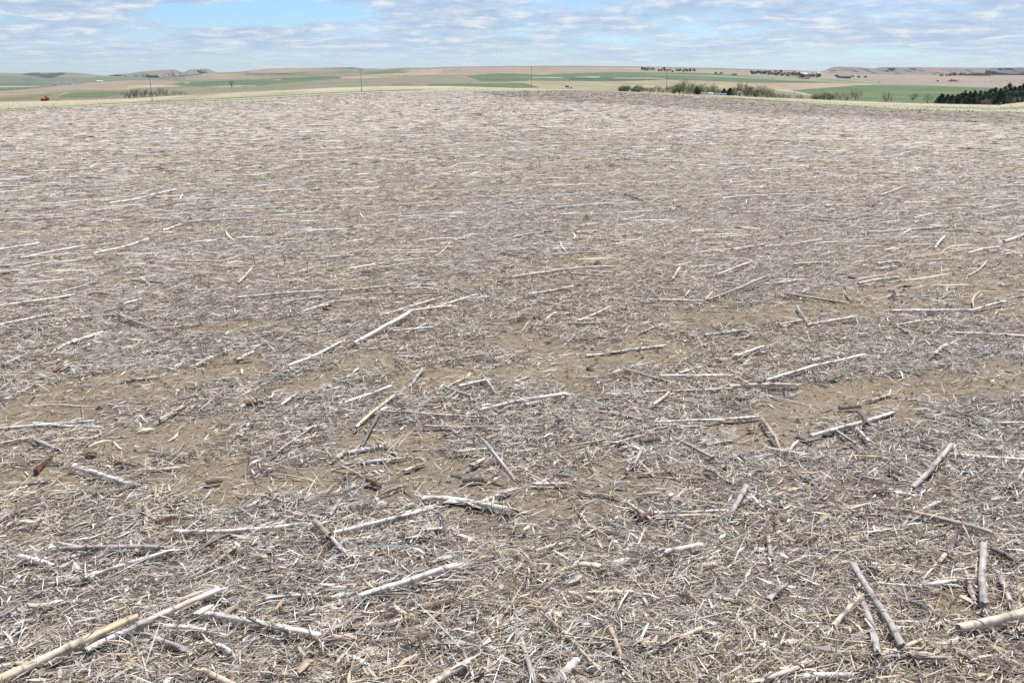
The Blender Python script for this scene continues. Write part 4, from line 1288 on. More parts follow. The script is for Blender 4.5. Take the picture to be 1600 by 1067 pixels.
# traced: x1, y1, x2, y2 (photo), thickness in photo pixels, tone, lift of each end (m), own label
ST = [
 (-30, 1073, 212, 962, 14, 'yellow', 0, .03, 'thick yellowish corn stalk running in from the bottom left corner'),
 (133, 1015, 345, 919, 11, 'white', 0, .02, 'long greyish white stalk just right of the thick yellowish corner stalk'),
 (270, 942, 342, 917, 9, 'tan', 0, .01, None),
 (92, 857, 257, 854, 9, 'grey', 0, 0, 'thick grey stalk lying level above the lower left corner'),
 (130, 903, 272, 859, 8, 'white', 0, 0, None), (27, 867, 84, 885, 9, 'white', 0, 0, None), (50, 946, 140, 938, 8, 'tan', 0, 0, None),
 (310, 957, 502, 992, 11, 'white', 0, 0, 'thick white jointed stalk tilting down to the right near the bottom left'),
 (275, 830, 463, 820, 8, 'white', 0, 0, 'straight white stalk lying level below the bare soil on the left'),
 (312, 1045, 368, 1072, 11, 'tan', 0, 0, None), (0, 965, 100, 905, 4, 'dark', 0, 0, None), (225, 990, 290, 1015, 9, 'grey', 0, 0, None),
 (340, 1008, 362, 1022, 10, 'white', 0, 0, None), (-15, 1045, 45, 1035, 8, 'tan', 0, 0, None),
 (491, 813, 514, 836, 10, 'brown', .02, .02, None), (513, 837, 538, 862, 9, 'grey', .01, 0, None),
 (519, 832, 676, 794, 8.5, 'white', 0, 0, 'long white jointed stalk sloping up to the right beside a brown broken piece'),
 (636, 832, 690, 825, 8, 'tan', 0, 0, None), (630, 842, 662, 836, 5, 'white', 0, 0, None),
 (560, 931, 713, 883, 13, 'white', 0, .01, 'thick pale stalk lying alone at lower centre left, sloping up right'),
 (500, 988, 545, 1000, 9, 'tan', 0, 0, None), (548, 979, 605, 975, 9, 'tan', 0, 0, None),
 (668, 1072, 732, 1032, 13, 'tan', 0, .01, 'thick tan stalk end cut off by the bottom edge left of centre'),
 (690, 805, 702, 858, 3.5, 'dark', .02, 0, None), (735, 944, 752, 960, 8, 'brown', 0, 0, None),
 (836, 861, 881, 848, 7, 'tan', 0, 0, None), (1036, 862, 1094, 851, 10, 'white', .01, .01, None),
 (918, 926, 986, 924, 9, 'yellow', 0, 0, None), (845, 955, 926, 1036, 8, 'brown', .01, 0, 'brown stalk with a splayed root end pointing down right at bottom centre'),
 (807, 988, 831, 1052, 9, 'grey', 0, 0, None), (863, 1072, 901, 1030, 14, 'white', 0, .01, None),
 (953, 980, 972, 1031, 9, 'brown', 0, 0, None), (1034, 1008, 1096, 981, 10, 'tan', 0, 0, None),
 (1090, 963, 1131, 985, 5, 'brown', 0, 0, None), (1036, 1045, 1052, 1070, 8, 'brown', 0, 0, None), (1150, 1023, 1202, 1014, 4.5, 'white', 0, 0, None),
 (979, 784, 1017, 811, 6, 'tan', 0, 0, None), (1012, 801, 1136, 797, 6, 'white', 0, 0, None), (1040, 807, 1110, 804, 5, 'tan', 0, 0, None),
 (1408, 796, 1552, 832, 8.5, 'brown', 0, .01, 'long light brown stalk tilting down to the right near the right edge'),
 (1333, 879, 1409, 1007, 11, 'grey', .01, .02, 'long grey stalk leaning down right, longest of the crossed pair at lower right'),
 (1343, 931, 1371, 1021, 11, 'grey', 0, .01, 'shorter grey stalk just left of the long grey one at lower right'),
 (1300, 980, 1343, 930, 9, 'tan', 0, .01, None), (1346, 875, 1369, 891, 9, 'dark', 0, 0, None),
 (1373, 910, 1436, 916, 6, 'white', 0, 0, None), (1435, 915, 1492, 906, 6, 'white', 0, 0, None),
 (1537, 849, 1538, 943, 11, 'grey', .01, .02, 'thick grey stalk pointing straight away from the viewer at lower right'),
 (1561, 894, 1579, 940, 9, 'grey', 0, 0, None), (1549, 855, 1590, 877, 9, 'dark', 0, 0, 'short dark grey stalk piece beside the upright-pointing grey stalk'),
 (1495, 981, 1625, 950, 15, 'tan', 0, .02, 'thick pale stalk running out of the right edge near the bottom'),
 (1255, 1055, 1331, 1055, 10, 'white', 0, 0, None), (1418, 1025, 1478, 1027, 9, 'brown', 0, 0, None), (1198, 1058, 1270, 1034, 9, 'tan', 0, 0, None),
 (1388, 1021, 1437, 1000, 7, 'tan', 0, 0, None), (1414, 931, 1472, 966, 6, 'dark', 0, 0, None), (1200, 938, 1222, 915, 11, 'grey', 0, 0, None),
 (1510, 897, 1522, 938, 7, 'grey', 0, 0, None), (1590, 985, 1625, 960, 8, 'tan', 0, 0, None),
 (-20, 671, 152, 657, 6, 'white', 0, 0, None), (50, 661, 157, 667, 6, 'white', 0, .01, None), (88, 546, 120, 530, 5, 'white', 0, 0, None),
 (52, 686, 93, 703, 7, 'grey', 0, 0, None), (114, 727, 192, 753, 9, 'white', .01, 0, 'short thick white stalk alone on the bare soil at far left'),
 (190, 595, 246, 589, 5, 'tan', 0, 0, None), (305, 571, 331, 557, 6, 'white', .01, .02, None), (370, 562, 396, 549, 6, 'white', 0, 0, None),
 (230, 733, 282, 730, 5, 'white', 0, 0, None), (240, 706, 286, 715, 5, 'brown', 0, 0, None), (30, 797, 102, 776, 5, 'tan', 0, 0, None),
 (28, 757, 75, 752, 4, 'white', 0, 0, None), (248, 656, 290, 632, 6, 'brown', 0, 0, None), (-20, 580, 42, 552, 4, 'grey', 0, 0, None),
 (450, 571, 531, 535, 6, 'white', .01, 0, None), (-20, 812, 40, 795, 6, 'grey', 0, 0, None), (0, 693, 45, 683, 5, 'tan', 0, 0, None),
 (536, 630, 612, 603, 7, 'white', 0, .01, 'white stalk with a dark joint sloping up right left of centre'),
 (641, 603, 660, 577, 5.5, 'grey', 0, .02, None), (556, 668, 613, 620, 7, 'tan', 0, 0, None),
 (564, 698, 593, 643, 5.5, 'dark', 0, .03, 'dark grey stalk leaning against the left end of the long tan centre stalk'),
 (592, 642, 764, 652, 6, 'tan', .01, 0, 'long tan stalk lying level left of the centre of the litter'),
 (664, 665, 806, 667, 6, 'tan', 0, 0, None), (540, 708, 602, 696, 8, 'white', 0, 0, None), (525, 716, 541, 704, 9, 'brown', 0, 0, None),
 (594, 685, 622, 712, 6, 'brown', .02, 0, None), (534, 726, 625, 716, 7.5, 'white', 0, 0, 'clean white three-jointed stalk on bare soil left of centre'),
 (471, 673, 502, 664, 7, 'tan', 0, 0, None), (425, 711, 491, 664, 4, 'grey', 0, .01, None), (716, 604, 759, 594, 8, 'white', 0, .01, None),
 (693, 606, 730, 589, 5, 'tan', 0, 0, None), (754, 587, 773, 613, 6, 'grey', .02, 0, None), (674, 639, 706, 631, 6, 'yellow', 0, 0, None),
 (748, 641, 884, 615, 7, 'white', 0, .01, 'long clean white stalk in the very middle, sloping up to the right'),
 (755, 687, 806, 751, 8, 'grey', .13, .01, 'grey stalk propped up above its black shadow near the centre'),
 (710, 706, 762, 701, 6, 'white', 0, 0, None), (659, 778, 792, 796, 13, 'white', 0, 0, 'thickest pale bowed stalk at lower centre, crossed by thin stems'),
 (748, 786, 802, 764, 9, 'tan', 0, .01, None), (514, 806, 531, 779, 8, 'grey', 0, .02, None), (630, 736, 662, 724, 9, 'tan', 0, 0, None),
 (400, 776, 472, 774, 3.5, 'dark', 0, 0, None), (632, 801, 682, 789, 7, 'white', 0, 0, None), (735, 728, 757, 715, 8, 'tan', 0, 0, None),
 (620, 557, 647, 557, 5, 'white', 0, 0, None), (700, 562, 770, 552, 2.8, 'tan', 0, .01, None), (455, 692, 500, 680, 4, 'tan', 0, 0, None),
 (955, 551, 1041, 540, 6.5, 'white', 0, 0, None), (915, 556, 946, 553, 5, 'white', 0, 0, None),
 (974, 576, 1062, 601, 5, 'brown', .02, 0, 'brown stalk tilting down right across a white one right of centre'),
 (1029, 587, 1142, 587, 6.5, 'white', 0, 0, None), (1003, 613, 1140, 607, 6, 'tan', 0, 0, 'left half of the longest broken stalk right of centre'),
 (1138, 604, 1242, 601, 7, 'tan', 0, 0, 'right half of the longest broken stalk, right of centre'), (953, 616, 1003, 614, 4.5, 'white', 0, 0, None),
 (1150, 556, 1193, 541, 6, 'white', 0, .01, None), (925, 642, 1001, 655, 6.5, 'brown', 0, 0, None), (820, 632, 844, 627, 7, 'white', 0, 0, None),
 (1022, 659, 1132, 656, 5.5, 'white', 0, 0, None), (1130, 655, 1187, 651, 6.5, 'white', 0, 0, None), (885, 698, 1062, 663, 3.8, 'brown', 0, .01, None),
 (940, 696, 1000, 681, 5, 'tan', 0, 0, None), (990, 727, 1003, 699, 7, 'grey', 0, .02, None), (979, 737, 988, 711, 7, 'grey', 0, .01, None),
 (998, 720, 1020, 742, 5, 'tan', .01, 0, None), (1190, 654, 1219, 706, 7, 'brown', .02, .01, 'brown stalk pointing towards the viewer with a root end beside it, right of centre'),
 (915, 700, 925, 729, 3.5, 'dark', .04, 0, None), (835, 756, 886, 755, 7, 'white', 0, 0, None), (905, 769, 962, 776, 6, 'tan', 0, 0, None),
 (1139, 808, 1166, 759, 10, 'grey', 0, .02, 'flat grey stalk pointing away, right of lower centre'), (800, 704, 840, 707, 4.5, 'tan', 0, 0, None),
 (1001, 740, 1022, 740, 6, 'white', 0, 0, None), (1020, 632, 1044, 614, 6, 'tan', 0, 0, None), (1060, 583, 1095, 573, 4.5, 'white', 0, .01, None),
 (1035, 663, 1105, 668, 4, 'white', 0, 0, None), (800, 598, 828, 588, 4.5, 'white', 0, 0, None),
 (1195, 594, 1272, 571, 7, 'white', 0, 0, None), (1272, 571, 1350, 554, 4.5, 'white', 0, .01, None), (1265, 681, 1352, 658, 8, 'white', 0, .01, 'thick white stalk right of centre with a short dark piece across it'),
 (1352, 658, 1396, 644, 7, 'white', .01, 0, None), (1343, 644, 1354, 662, 7, 'dark', .03, .04, 'short dark piece lying across the thick white stalk right of centre'),
 (1246, 682, 1268, 691, 8, 'dark', 0, 0, None), (1460, 553, 1479, 538, 6, 'tan', 0, .01, None), (1424, 689, 1466, 703, 6, 'grey', 0, 0, None),
 (1474, 708, 1620, 720, 7, 'white', 0, 0, 'long white stalk running out of the right edge two thirds down'),
 (1423, 763, 1486, 694, 9, 'grey', 0, .02, 'split grey stalk sloping up right to the end of a long white one'),
 (1396, 769, 1431, 775, 7, 'white', 0, 0, None), (1504, 651, 1532, 666, 6, 'dark', 0, 0, None), (1534, 661, 1620, 660, 5, 'white', 0, 0, None),
 (1360, 626, 1391, 616, 5, 'tan', 0, 0, None), (1210, 774, 1255, 762, 5, 'tan', 0, 0, None), (1330, 712, 1378, 714, 5, 'yellow', 0, 0, None),
 (1250, 745, 1290, 755, 6, 'grey', 0, 0, None), (1310, 790, 1330, 803, 8, 'brown', 0, 0, None), (1316, 798, 1360, 786, 6, 'tan', 0, 0, None),
 (-10, 291, 132, 288, 3, 'white', 0, 0, None), (120, 298, 182, 294, 3, 'white', 0, 0, None), (170, 318, 276, 296, 3, 'white', 0, 0, None),
 (240, 325, 287, 315, 2.5, 'dark', 0, .02, None), (230, 313, 246, 302, 3, 'dark', 0, .03, None), (-10, 391, 62, 380, 4, 'white', 0, 0, None),
 (30, 404, 131, 384, 4, 'white', 0, 0, None), (145, 396, 231, 373, 4, 'white', 0, .01, None), (-15, 510, 82, 491, 5, 'white', 0, 0, None),
 (-10, 479, 119, 460, 4.5, 'white', 0, 0, None), (95, 456, 149, 440, 4, 'grey', 0, .01, None), (190, 475, 221, 467, 5, 'white', 0, 0, None),
 (200, 490, 228, 467, 4, 'dark', 0, .04, None), (177, 487, 244, 515, 4.5, 'brown', .02, 0, 'brown stalk crossing a dark one, left side a little above mid height'),
 (208, 489, 264, 478, 4, 'tan', 0, 0, None), (60, 501, 177, 492, 4.5, 'white', 0, 0, None), (255, 514, 321, 505, 4, 'tan', 0, 0, None),
 (254, 360, 281, 351, 4, 'white', 0, .01, None), (284, 348, 402, 340, 3.5, 'white', 0, 0, None), (285, 410, 341, 408, 3, 'tan', 0, 0, None),
 (328, 415, 378, 418, 3, 'tan', 0, 0, None), (371, 442, 393, 419, 3.5, 'tan', 0, .05, None), (205, 438, 256, 443, 3.5, 'dark', 0, 0, None),
 (112, 535, 160, 518, 5, 'white', 0, 0, None), (140, 456, 182, 460, 3, 'tan', 0, 0, None), (30, 418, 92, 408, 3, 'white', 0, 0, None),
 (372, 465, 536, 453, 5, 'white', 0, 0, 'long white stalk lying level just left of centre above mid height'), (440, 473, 500, 463, 4, 'tan', 0, 0, None),
 (550, 453, 628, 447, 4.5, 'white', 0, 0, None), (630, 445, 680, 445, 4.5, 'white', 0, 0, None), (632, 451, 678, 451, 4, 'white', 0, 0, None),
 (467, 488, 508, 476, 4.5, 'white', 0, 0, None), (508, 474, 562, 465, 3.5, 'white', 0, .01, None), (575, 459, 700, 457, 3, 'brown', 0, 0, None),
 (600, 492, 692, 464, 5, 'tan', 0, .01, None), (680, 480, 741, 461, 4, 'white', 0, .01, None), (552, 537, 642, 486, 7, 'white', 0, .03, 'long white stalk sloping up right, lower half of the bent stalk above centre'),
 (640, 486, 706, 478, 6, 'tan', .03, .01, 'upper half of the bent white stalk above centre'), (614, 517, 674, 511, 5, 'white', 0, 0, None), (710, 449, 740, 462, 4, 'brown', .03, 0, None),
 (500, 403, 551, 399, 4, 'white', 0, 0, None), (530, 395, 565, 393, 3, 'tan', 0, 0, None), (718, 467, 766, 464, 3.5, 'white', 0, 0, None),
 (440, 346, 488, 342, 3, 'white', 0, 0, None), (600, 321, 650, 318, 3, 'white', 0, 0, None), (672, 338, 714, 340, 3.5, 'white', 0, 0, None),
 (405, 366, 480, 362, 2.6, 'tan', 0, 0, None), (415, 322, 520, 326, 2.4, 'white', 0, 0, None), (710, 421, 738, 424, 3, 'white', 0, 0, None),
 (705, 438, 762, 437, 3.2, 'tan', 0, 0, None), (680, 400, 702, 380, 2.5, 'white', 0, 0, None), (728, 370, 746, 366, 4, 'white', 0, .01, None),
 (825, 428, 962, 417, 4.5, 'tan', 0, .01, None), (798, 433, 872, 424, 4.5, 'tan', 0, 0, None), (892, 427, 945, 431, 4, 'brown', 0, 0, None),
 (825, 460, 896, 447, 5, 'tan', 0, .01, None), (840, 471, 902, 482, 4, 'grey', .01, 0, None), (850, 502, 869, 488, 5, 'tan', 0, .01, None),
 (903, 502, 951, 480, 5, 'tan', 0, .02, None), (886, 505, 946, 505, 4.5, 'brown', .01, .01, 'brown stalk lying level over its dark shadow above the right of centre'),
 (1015, 469, 1098, 470, 4.5, 'white', 0, 0, None), (1104, 469, 1205, 428, 5, 'grey', 0, .05, 'long greyish stalk standing up to the right, right of centre above mid height'),
 (1101, 470, 1113, 456, 4, 'tan', 0, .02, None), (1127, 440, 1156, 446, 4, 'tan', 0, 0, None), (1119, 430, 1175, 408, 4, 'tan', 0, .02, None),
 (1050, 436, 1062, 418, 4, 'tan', 0, .04, None), (1144, 389, 1202, 380, 4, 'tan', 0, 0, None), (860, 389, 980, 378, 3.5, 'white', 0, 0, None),
 (800, 371, 850, 362, 3, 'tan', 0, 0, None), (860, 325, 960, 317, 3.2, 'white', 0, 0, None), (975, 304, 1009, 316, 2.5, 'dark', .03, 0, None),
 (835, 291, 930, 288, 2.6, 'white', 0, 0, None), (865, 373, 952, 373, 3, 'tan', 0, 0, None), (900, 363, 932, 360, 3.5, 'white', 0, 0, None),
 (970, 344, 1005, 338, 3, 'white', 0, 0, None), (1128, 311, 1200, 306, 3.5, 'white', 0, 0, None), (1090, 395, 1160, 389, 3, 'white', 0, 0, None),
 (1225, 458, 1322, 473, 5, 'brown', .03, 0, 'brown stalk raised on one side over bare soil at the right, above mid height'), (1240, 413, 1296, 410, 4, 'yellow', 0, 0, None),
 (1372, 411, 1406, 408, 4, 'white', 0, 0, None), (1340, 443, 1407, 433, 5, 'tan', 0, .02, None), (1461, 388, 1476, 369, 4, 'white', 0, .04, None),
 (1355, 362, 1422, 358, 3.2, 'white', 0, 0, None), (1425, 358, 1470, 353, 3.2, 'white', 0, 0, None), (1195, 385, 1282, 375, 3.5, 'white', 0, 0, None),
 (1512, 396, 1562, 386, 4, 'white', 0, .03, None), (1570, 377, 1612, 360, 5, 'white', 0, .03, None), (1260, 508, 1337, 494, 6, 'tan', 0, .01, None),
 (1217, 507, 1252, 500, 5, 'tan', 0, 0, None), (1390, 486, 1522, 485, 5.5, 'white', 0, 0, None), (1520, 485, 1571, 471, 5, 'white', 0, .02, None),
 (1245, 479, 1261, 504, 5, 'grey', .02, .01, None), (1195, 443, 1248, 437, 4, 'white', 0, 0, None), (1375, 420, 1400, 416, 4, 'white', 0, .01, None),
 (1290, 322, 1325, 320, 3.2, 'white', 0, 0, None), (1215, 331, 1260, 329, 3, 'white', 0, 0, None), (1262, 342, 1325, 348, 2.8, 'brown', 0, 0, None),
 (1428, 341, 1456, 334, 3.2, 'white', 0, .01, None), (1375, 305, 1410, 292, 2.8, 'white', 0, .02, None), (1290, 353, 1330, 351, 3, 'tan', 0, 0, None),
 (1560, 291, 1605, 290, 3, 'white', 0, 0, None), (1200, 305, 1245, 303, 3, 'white', 0, 0, None), (1320, 458, 1330, 470, 4, 'grey', 0, 0, None),
 (1490, 520, 1600, 525, 4.5, 'white', 0, 0, None), (1400, 508, 1460, 500, 4.5, 'tan', 0, 0, None), (1100, 524, 1165, 516, 7, 'grey', 0, 0, None),
 (1000, 520, 1036, 506, 3.5, 'tan', 0, 0, None), (1560, 470, 1600, 462, 4, 'white', 0, 0, None), (1405, 512, 1418, 520, 6, 'grey', 0, 0, None),
]


def slope_word(x1, y1, x2, y2):
    s = (y1 - y2) / (x2 - x1 + 1e-6)
    if abs(s) > 1.1:
        return 'pointing away'
    if s > 0.22:
        return 'rising right'
    if s > 0.08:
        return 'slightly tilted'
    if s < -0.12:
        return 'falling right'
    return 'lying level'


OVER = []


def make_stalks():
    rs = random.Random(11)
    lst = list(ST)
    # more lie between them in the middle distance: shorter, thinner in the picture
    cnt = 0
    while len(lst) < 300:
        py = rs.choice((rs.uniform(275, 430), rs.uniform(300, 520), rs.uniform(540, 1010)))
        px = rs.uniform(15, 1585)
        p = on_field(px, py)
        if float(bare_amount(np.array([p[0]]), np.array([p[1]]))[0]) > 0.5 and rs.random() < 0.8:
            continue
        if min((abs(px - (s[0] + s[2]) / 2) / 1.8 + abs(py - (s[1] + s[3]) / 2) * 1.4) for s in lst) < 22:
            continue
        if py > 540:
            L, a = rs.uniform(0.09, 0.2), rs.choice((rs.gauss(R(25), 0.6), rs.uniform(0, math.pi)))
        else:
            L, a = rs.uniform(0.2, 0.6), rs.gauss(R(26), 0.30)
        q = (p[0] + L * math.cos(a), p[1] + L * math.sin(a))
        qx, qy = to_px(q[0], q[1], float(gz(q[0], q[1])) + 0.02)
        th = rs.uniform(0.016, 0.022) * FPX / math.hypot(p[0], p[1], CAM_H)
        lst.append((px, py, float(qx), float(qy), th, rs.choice(('white', 'white', 'tan', 'grey', 'brown') if py > 540 else ('white', 'white', 'tan', 'tan', 'grey')), 0, 0, None))
    for i, (x1, y1, x2, y2, th, tone, l1, l2, lab) in enumerate(lst):
        d = math.hypot(*on_field((x1 + x2) / 2, (y1 + y2) / 2)[:2], CAM_H)
        rad = 0.5 * th * d / FPX * 0.84
        md = on_field((x1 + x2) / 2, (y1 + y2) / 2)
        base = 0.003 + rad + 0.014 * (1 - float(bare_amount(md[:1], md[1:2])[0]))
        A = on_field(x1, y1, base + l1)
        B = on_field(x2, y2, base + l2)
        L = float(np.linalg.norm(A - B))
        size = 'short' if L < 0.22 else ('long' if L > 0.5 else 'medium')
        mx, my = (x1 + x2) / 2, (y1 + y2) / 2
        if lab is None:
            lab = locate(f'{size} {TONE_WORD[tone]} stalk {slope_word(x1, y1, x2, y2)}', mx, my)
        else:
            uniq(lab)
        bow = None
        if lab.startswith('thickest pale bowed'):
            bow = 0.02
        o = stalk_mesh('corn_stalk', A, B, rad, tone, rs, bow=bow)
        if d < 12 and l1 + l2 < 0.05:
            OVER.append((A, B, rad))
        tag(o, lab, 'corn stalk', 'corn stalks lying on the field')
        if my > 520 and L > 0.15 and rs.random() < 0.5 and tone in ('white', 'tan', 'grey', 'yellow'):
            leaf_sheath('leaf_sheath', rs.uniform(0.06, 0.13), rs.uniform(0.010, 0.018), rs, o, (rs.uniform(-0.3, 0.3) * L, rad * rs.uniform(-1.2, 1.2), rad * 0.4),
                        (rs.uniform(-1, 1), rs.uniform(-0.15, 0.15), rs.uniform(-0.35, 0.35)), rs.choice(('tan', 'white', 'brown')))


make_stalks()
build_residue()
build_crumbs()


# ------------------------------------------------------------------ cobs, stumps, husks, clods
def cob_mesh(name, A, B, rad, tone, rs):
    A, B = Vector(A), Vector(B)
    L = (B - A).length
    na, nl = 28, max(16, int(L / 0.0042) * 2)
    V, C = [], []
    c0 = np.array(tone)
    for i in range(nl + 1):
        t = i / nl
        prof = (1 - 0.28 * t) * min(1, (t / 0.05) ** 0.5 + 0.35) * min(1, ((1 - t) / 0.06) ** 0.5 + 0.25)
        for k in range(na):
            odd = (i + k) % 2
            r = rad * prof * (1.0 if odd else 0.86)
            th = TAU * (k + 0.0) / na
            V.append((t * L - L / 2, math.cos(th) * r, math.sin(th) * r))
            C.append(c0 * (1.25 if odd else 0.55) * (1 + 0.12 * rs.gauss(0, 1)))
    F = [(i * na + k, (i + 1) * na + k, (i + 1) * na + (k + 1) % na, i * na + (k + 1) % na) for i in range(nl) for k in range(na)]
    for ring, d in ((0, -1), (nl, 1)):
        ci = len(V)
        V.append((ring / nl * L - L / 2 + d * 0.002, 0, 0))
        C.append(c0 * 0.9)
        for k in range(0, na, 2):
            F.append((ring * na + k, ring * na + (k + 1) % na, ring * na + (k + 2) % na, ci))
    o = np_mesh(name, V, F, M_COB, colors=np.clip(np.array(C), 0.01, 0.8), smooth=False)
    o.matrix_local = Matrix.Translation((A + B) / 2) @ (B - A).to_track_quat('X', 'Z').to_matrix().to_4x4()
    return o


COBS = [
 (244, 818, 270, 808, 'red', 'dark reddish cob end-on beside the straight white stalk at lower left'),
 (384, 632, 412, 628, 'red', 'reddish brown cob on the bare soil a quarter across'),
 (84, 581, 108, 574, 'red', 'dark brown cob in the litter at far left above the bare soil'),
 (50, 741, 86, 709, 'red', 'long reddish brown cob by the far left stalks, slanting up right'),
 (573, 751, 596, 759, 'red', 'small reddish cob on bare soil left of lower centre'),
 (505, 483, 517, 477, 'red', 'round reddish cob end on the white stalk above centre left'),
 (1000, 689, 1032, 685, 'grey', 'grey textured cob near the centre beside two long thin stalks'),
 (1310, 637, 1346, 635, 'grey', 'grey cob above the thick white stalk right of centre'),
 (1286, 596, 1318, 587, 'grey', 'grey cob close above the bare soil right of centre'),
 (1437, 690, 1470, 699, 'grey', 'grey cob touching the split grey stalk at the right'),
 (1352, 770, 1386, 765, 'grey', 'grey cob left of a short white stalk at the right'),
 (1390, 735, 1410, 742, 'grey', 'small grey cob half hidden in litter below the split stalk'),
 (655, 951, 712, 937, 'brown', 'large brown cob sunk in the litter at bottom centre left'),
 (722, 750, 757, 748, 'grey', 'grey cob just left of the propped stalk shadow'),
 (670, 629, 700, 626, 'brown', 'brown cob above the long tan centre stalk'),
 (640, 1003, 668, 990, 'brown', 'brown cob right of the root end near the bottom left'),
 (180, 722, 212, 727, 'brown', 'pale brown cob on the left bare soil below the litter bank'),
 (1150, 623, 1178, 620, 'brown', 'brown cob below the right half of the longest broken stalk'),
 (1480, 862, 1494, 836, 'grey', 'grey cob pointing away above the pale thin stalks at lower right'),
 (1000, 808, 1020, 800, 'brown', None), (322, 753, 348, 750, 'brown', None), (948, 832, 975, 838, 'brown', None),
 (770, 301, 782, 300, 'red', None), (1448, 272, 1460, 276, 'red', None), (850, 363, 862, 362, 'red', None), (1150, 356, 1168, 359, 'red', None),
 (545, 356, 552, 353, 'red', None), (1055, 324, 1066, 322, 'red', None), (0, 417, 14, 415, 'red', None), (2, 428, 16, 427, 'red', None),
 (50, 514, 64, 515, 'red', None), (1325, 433, 1340, 436, 'brown', None), (240, 262, 252, 261, 'red', None), (48, 265, 60, 264, 'red', None),
]
COBC = {'red': (0.22, 0.125, 0.088), 'grey': (0.36, 0.30, 0.25), 'brown': (0.38, 0.28, 0.20)}
COBW = {'red': 'dark reddish', 'grey': 'grey', 'brown': 'brown'}


def make_cobs():
    rs = random.Random(5)
    for x1, y1, x2, y2, tone, lab in COBS:
        p = on_field((x1 + x2) / 2, (y1 + y2) / 2)
        d = math.hypot(p[0], p[1], CAM_H)
        rad = 0.0138 * (1.0 if tone != 'red' else 0.95)
        A = np.array(on_field(x1, y1, rad + 0.010))
        B = np.array(on_field(x2, y2, rad + 0.010))
        L = np.linalg.norm(B - A)
        mid = (A + B) / 2
        L2 = min(max(L, 0.075), 0.17)
        A, B = mid + (A - B) / L * L2 / 2, mid - (A - B) / L * L2 / 2
        if lab is None:
            lab = locate(f'{COBW[tone]} bare cob', (x1 + x2) / 2, (y1 + y2) / 2)
        else:
            uniq(lab)
        tag(cob_mesh('corn_cob', A, B, rad, COBC[tone], rs), lab, 'corn cob', 'bare corn cobs')


make_cobs()

STUMPS = [
 (940, 888, -20, 1.0, 'tan', 'root crown with black hollow and tan roots splayed right, bottom centre'),
 (1042, 864, -30, 0.8, 'white', 'root crown on a short white stub right of the largest one'),
 (842, 950, 150, 1.0, 'yellow', 'yellowish root crown fanning up left at the head of the brown stalk'),
 (632, 962, -50, 0.8, 'tan', 'small root crown with yellow roots fanning down right, bottom centre left'),
 (1178, 672, 60, 0.8, 'tan', 'root crown standing beside the brown stalk right of centre'),
 (234, 582, 80, 0.7, 'white', 'pale root crown standing on the bare soil at the left'),
 (322, 566, -20, 1.0, 'tan', 'wide root crown with stub at the top of the left bare soil'),
 (385, 562, 10, 0.8, 'tan', 'root crown just right of the wide one at the left'),
 (533, 492, 90, 0.7, 'white', 'pale upright root crown left of the bent white stalk'),
 (512, 501, 40, 0.7, 'tan', 'root crown on soil left of the upright pale one'),
 (472, 507, 70, 0.6, 'tan', 'small root crown left of two others above the left centre'),
 (1000, 705, -60, 0.7, 'white', 'pale root crown between two grey flat pieces near the centre'),
 (1500, 417, 80, 0.9, 'white', None), (1535, 415, 60, 0.9, 'white', None), (1295, 435, 60, 0.9, 'white', None),
 (1170, 527, 20, 0.8, 'grey', None), (1280, 562, 30, 1.0, 'tan', None), (1285, 485, 80, 0.8, 'tan', None),
 (570, 425, -30, 0.9, 'tan', None), (430, 428, 40, 0.8, 'tan', None), (720, 322, 80, 0.9, 'white', None),
 (980, 700, 30, 0.6, 'tan', None), (1440, 800, 60, 0.7, 'tan', None), (150, 1010, 30, 0.7, 'tan', None), (1365, 1048, 50, 0.6, 'grey', None),
 (370, 395, 50, 0.9, 'tan', None), (1010, 330, 70, 0.9, 'white', None), (840, 440, 50, 0.8, 'tan', None), (610, 305, 70, 0.9, 'tan', None), (640, 520, 60, 0.7, 'tan', None),
]


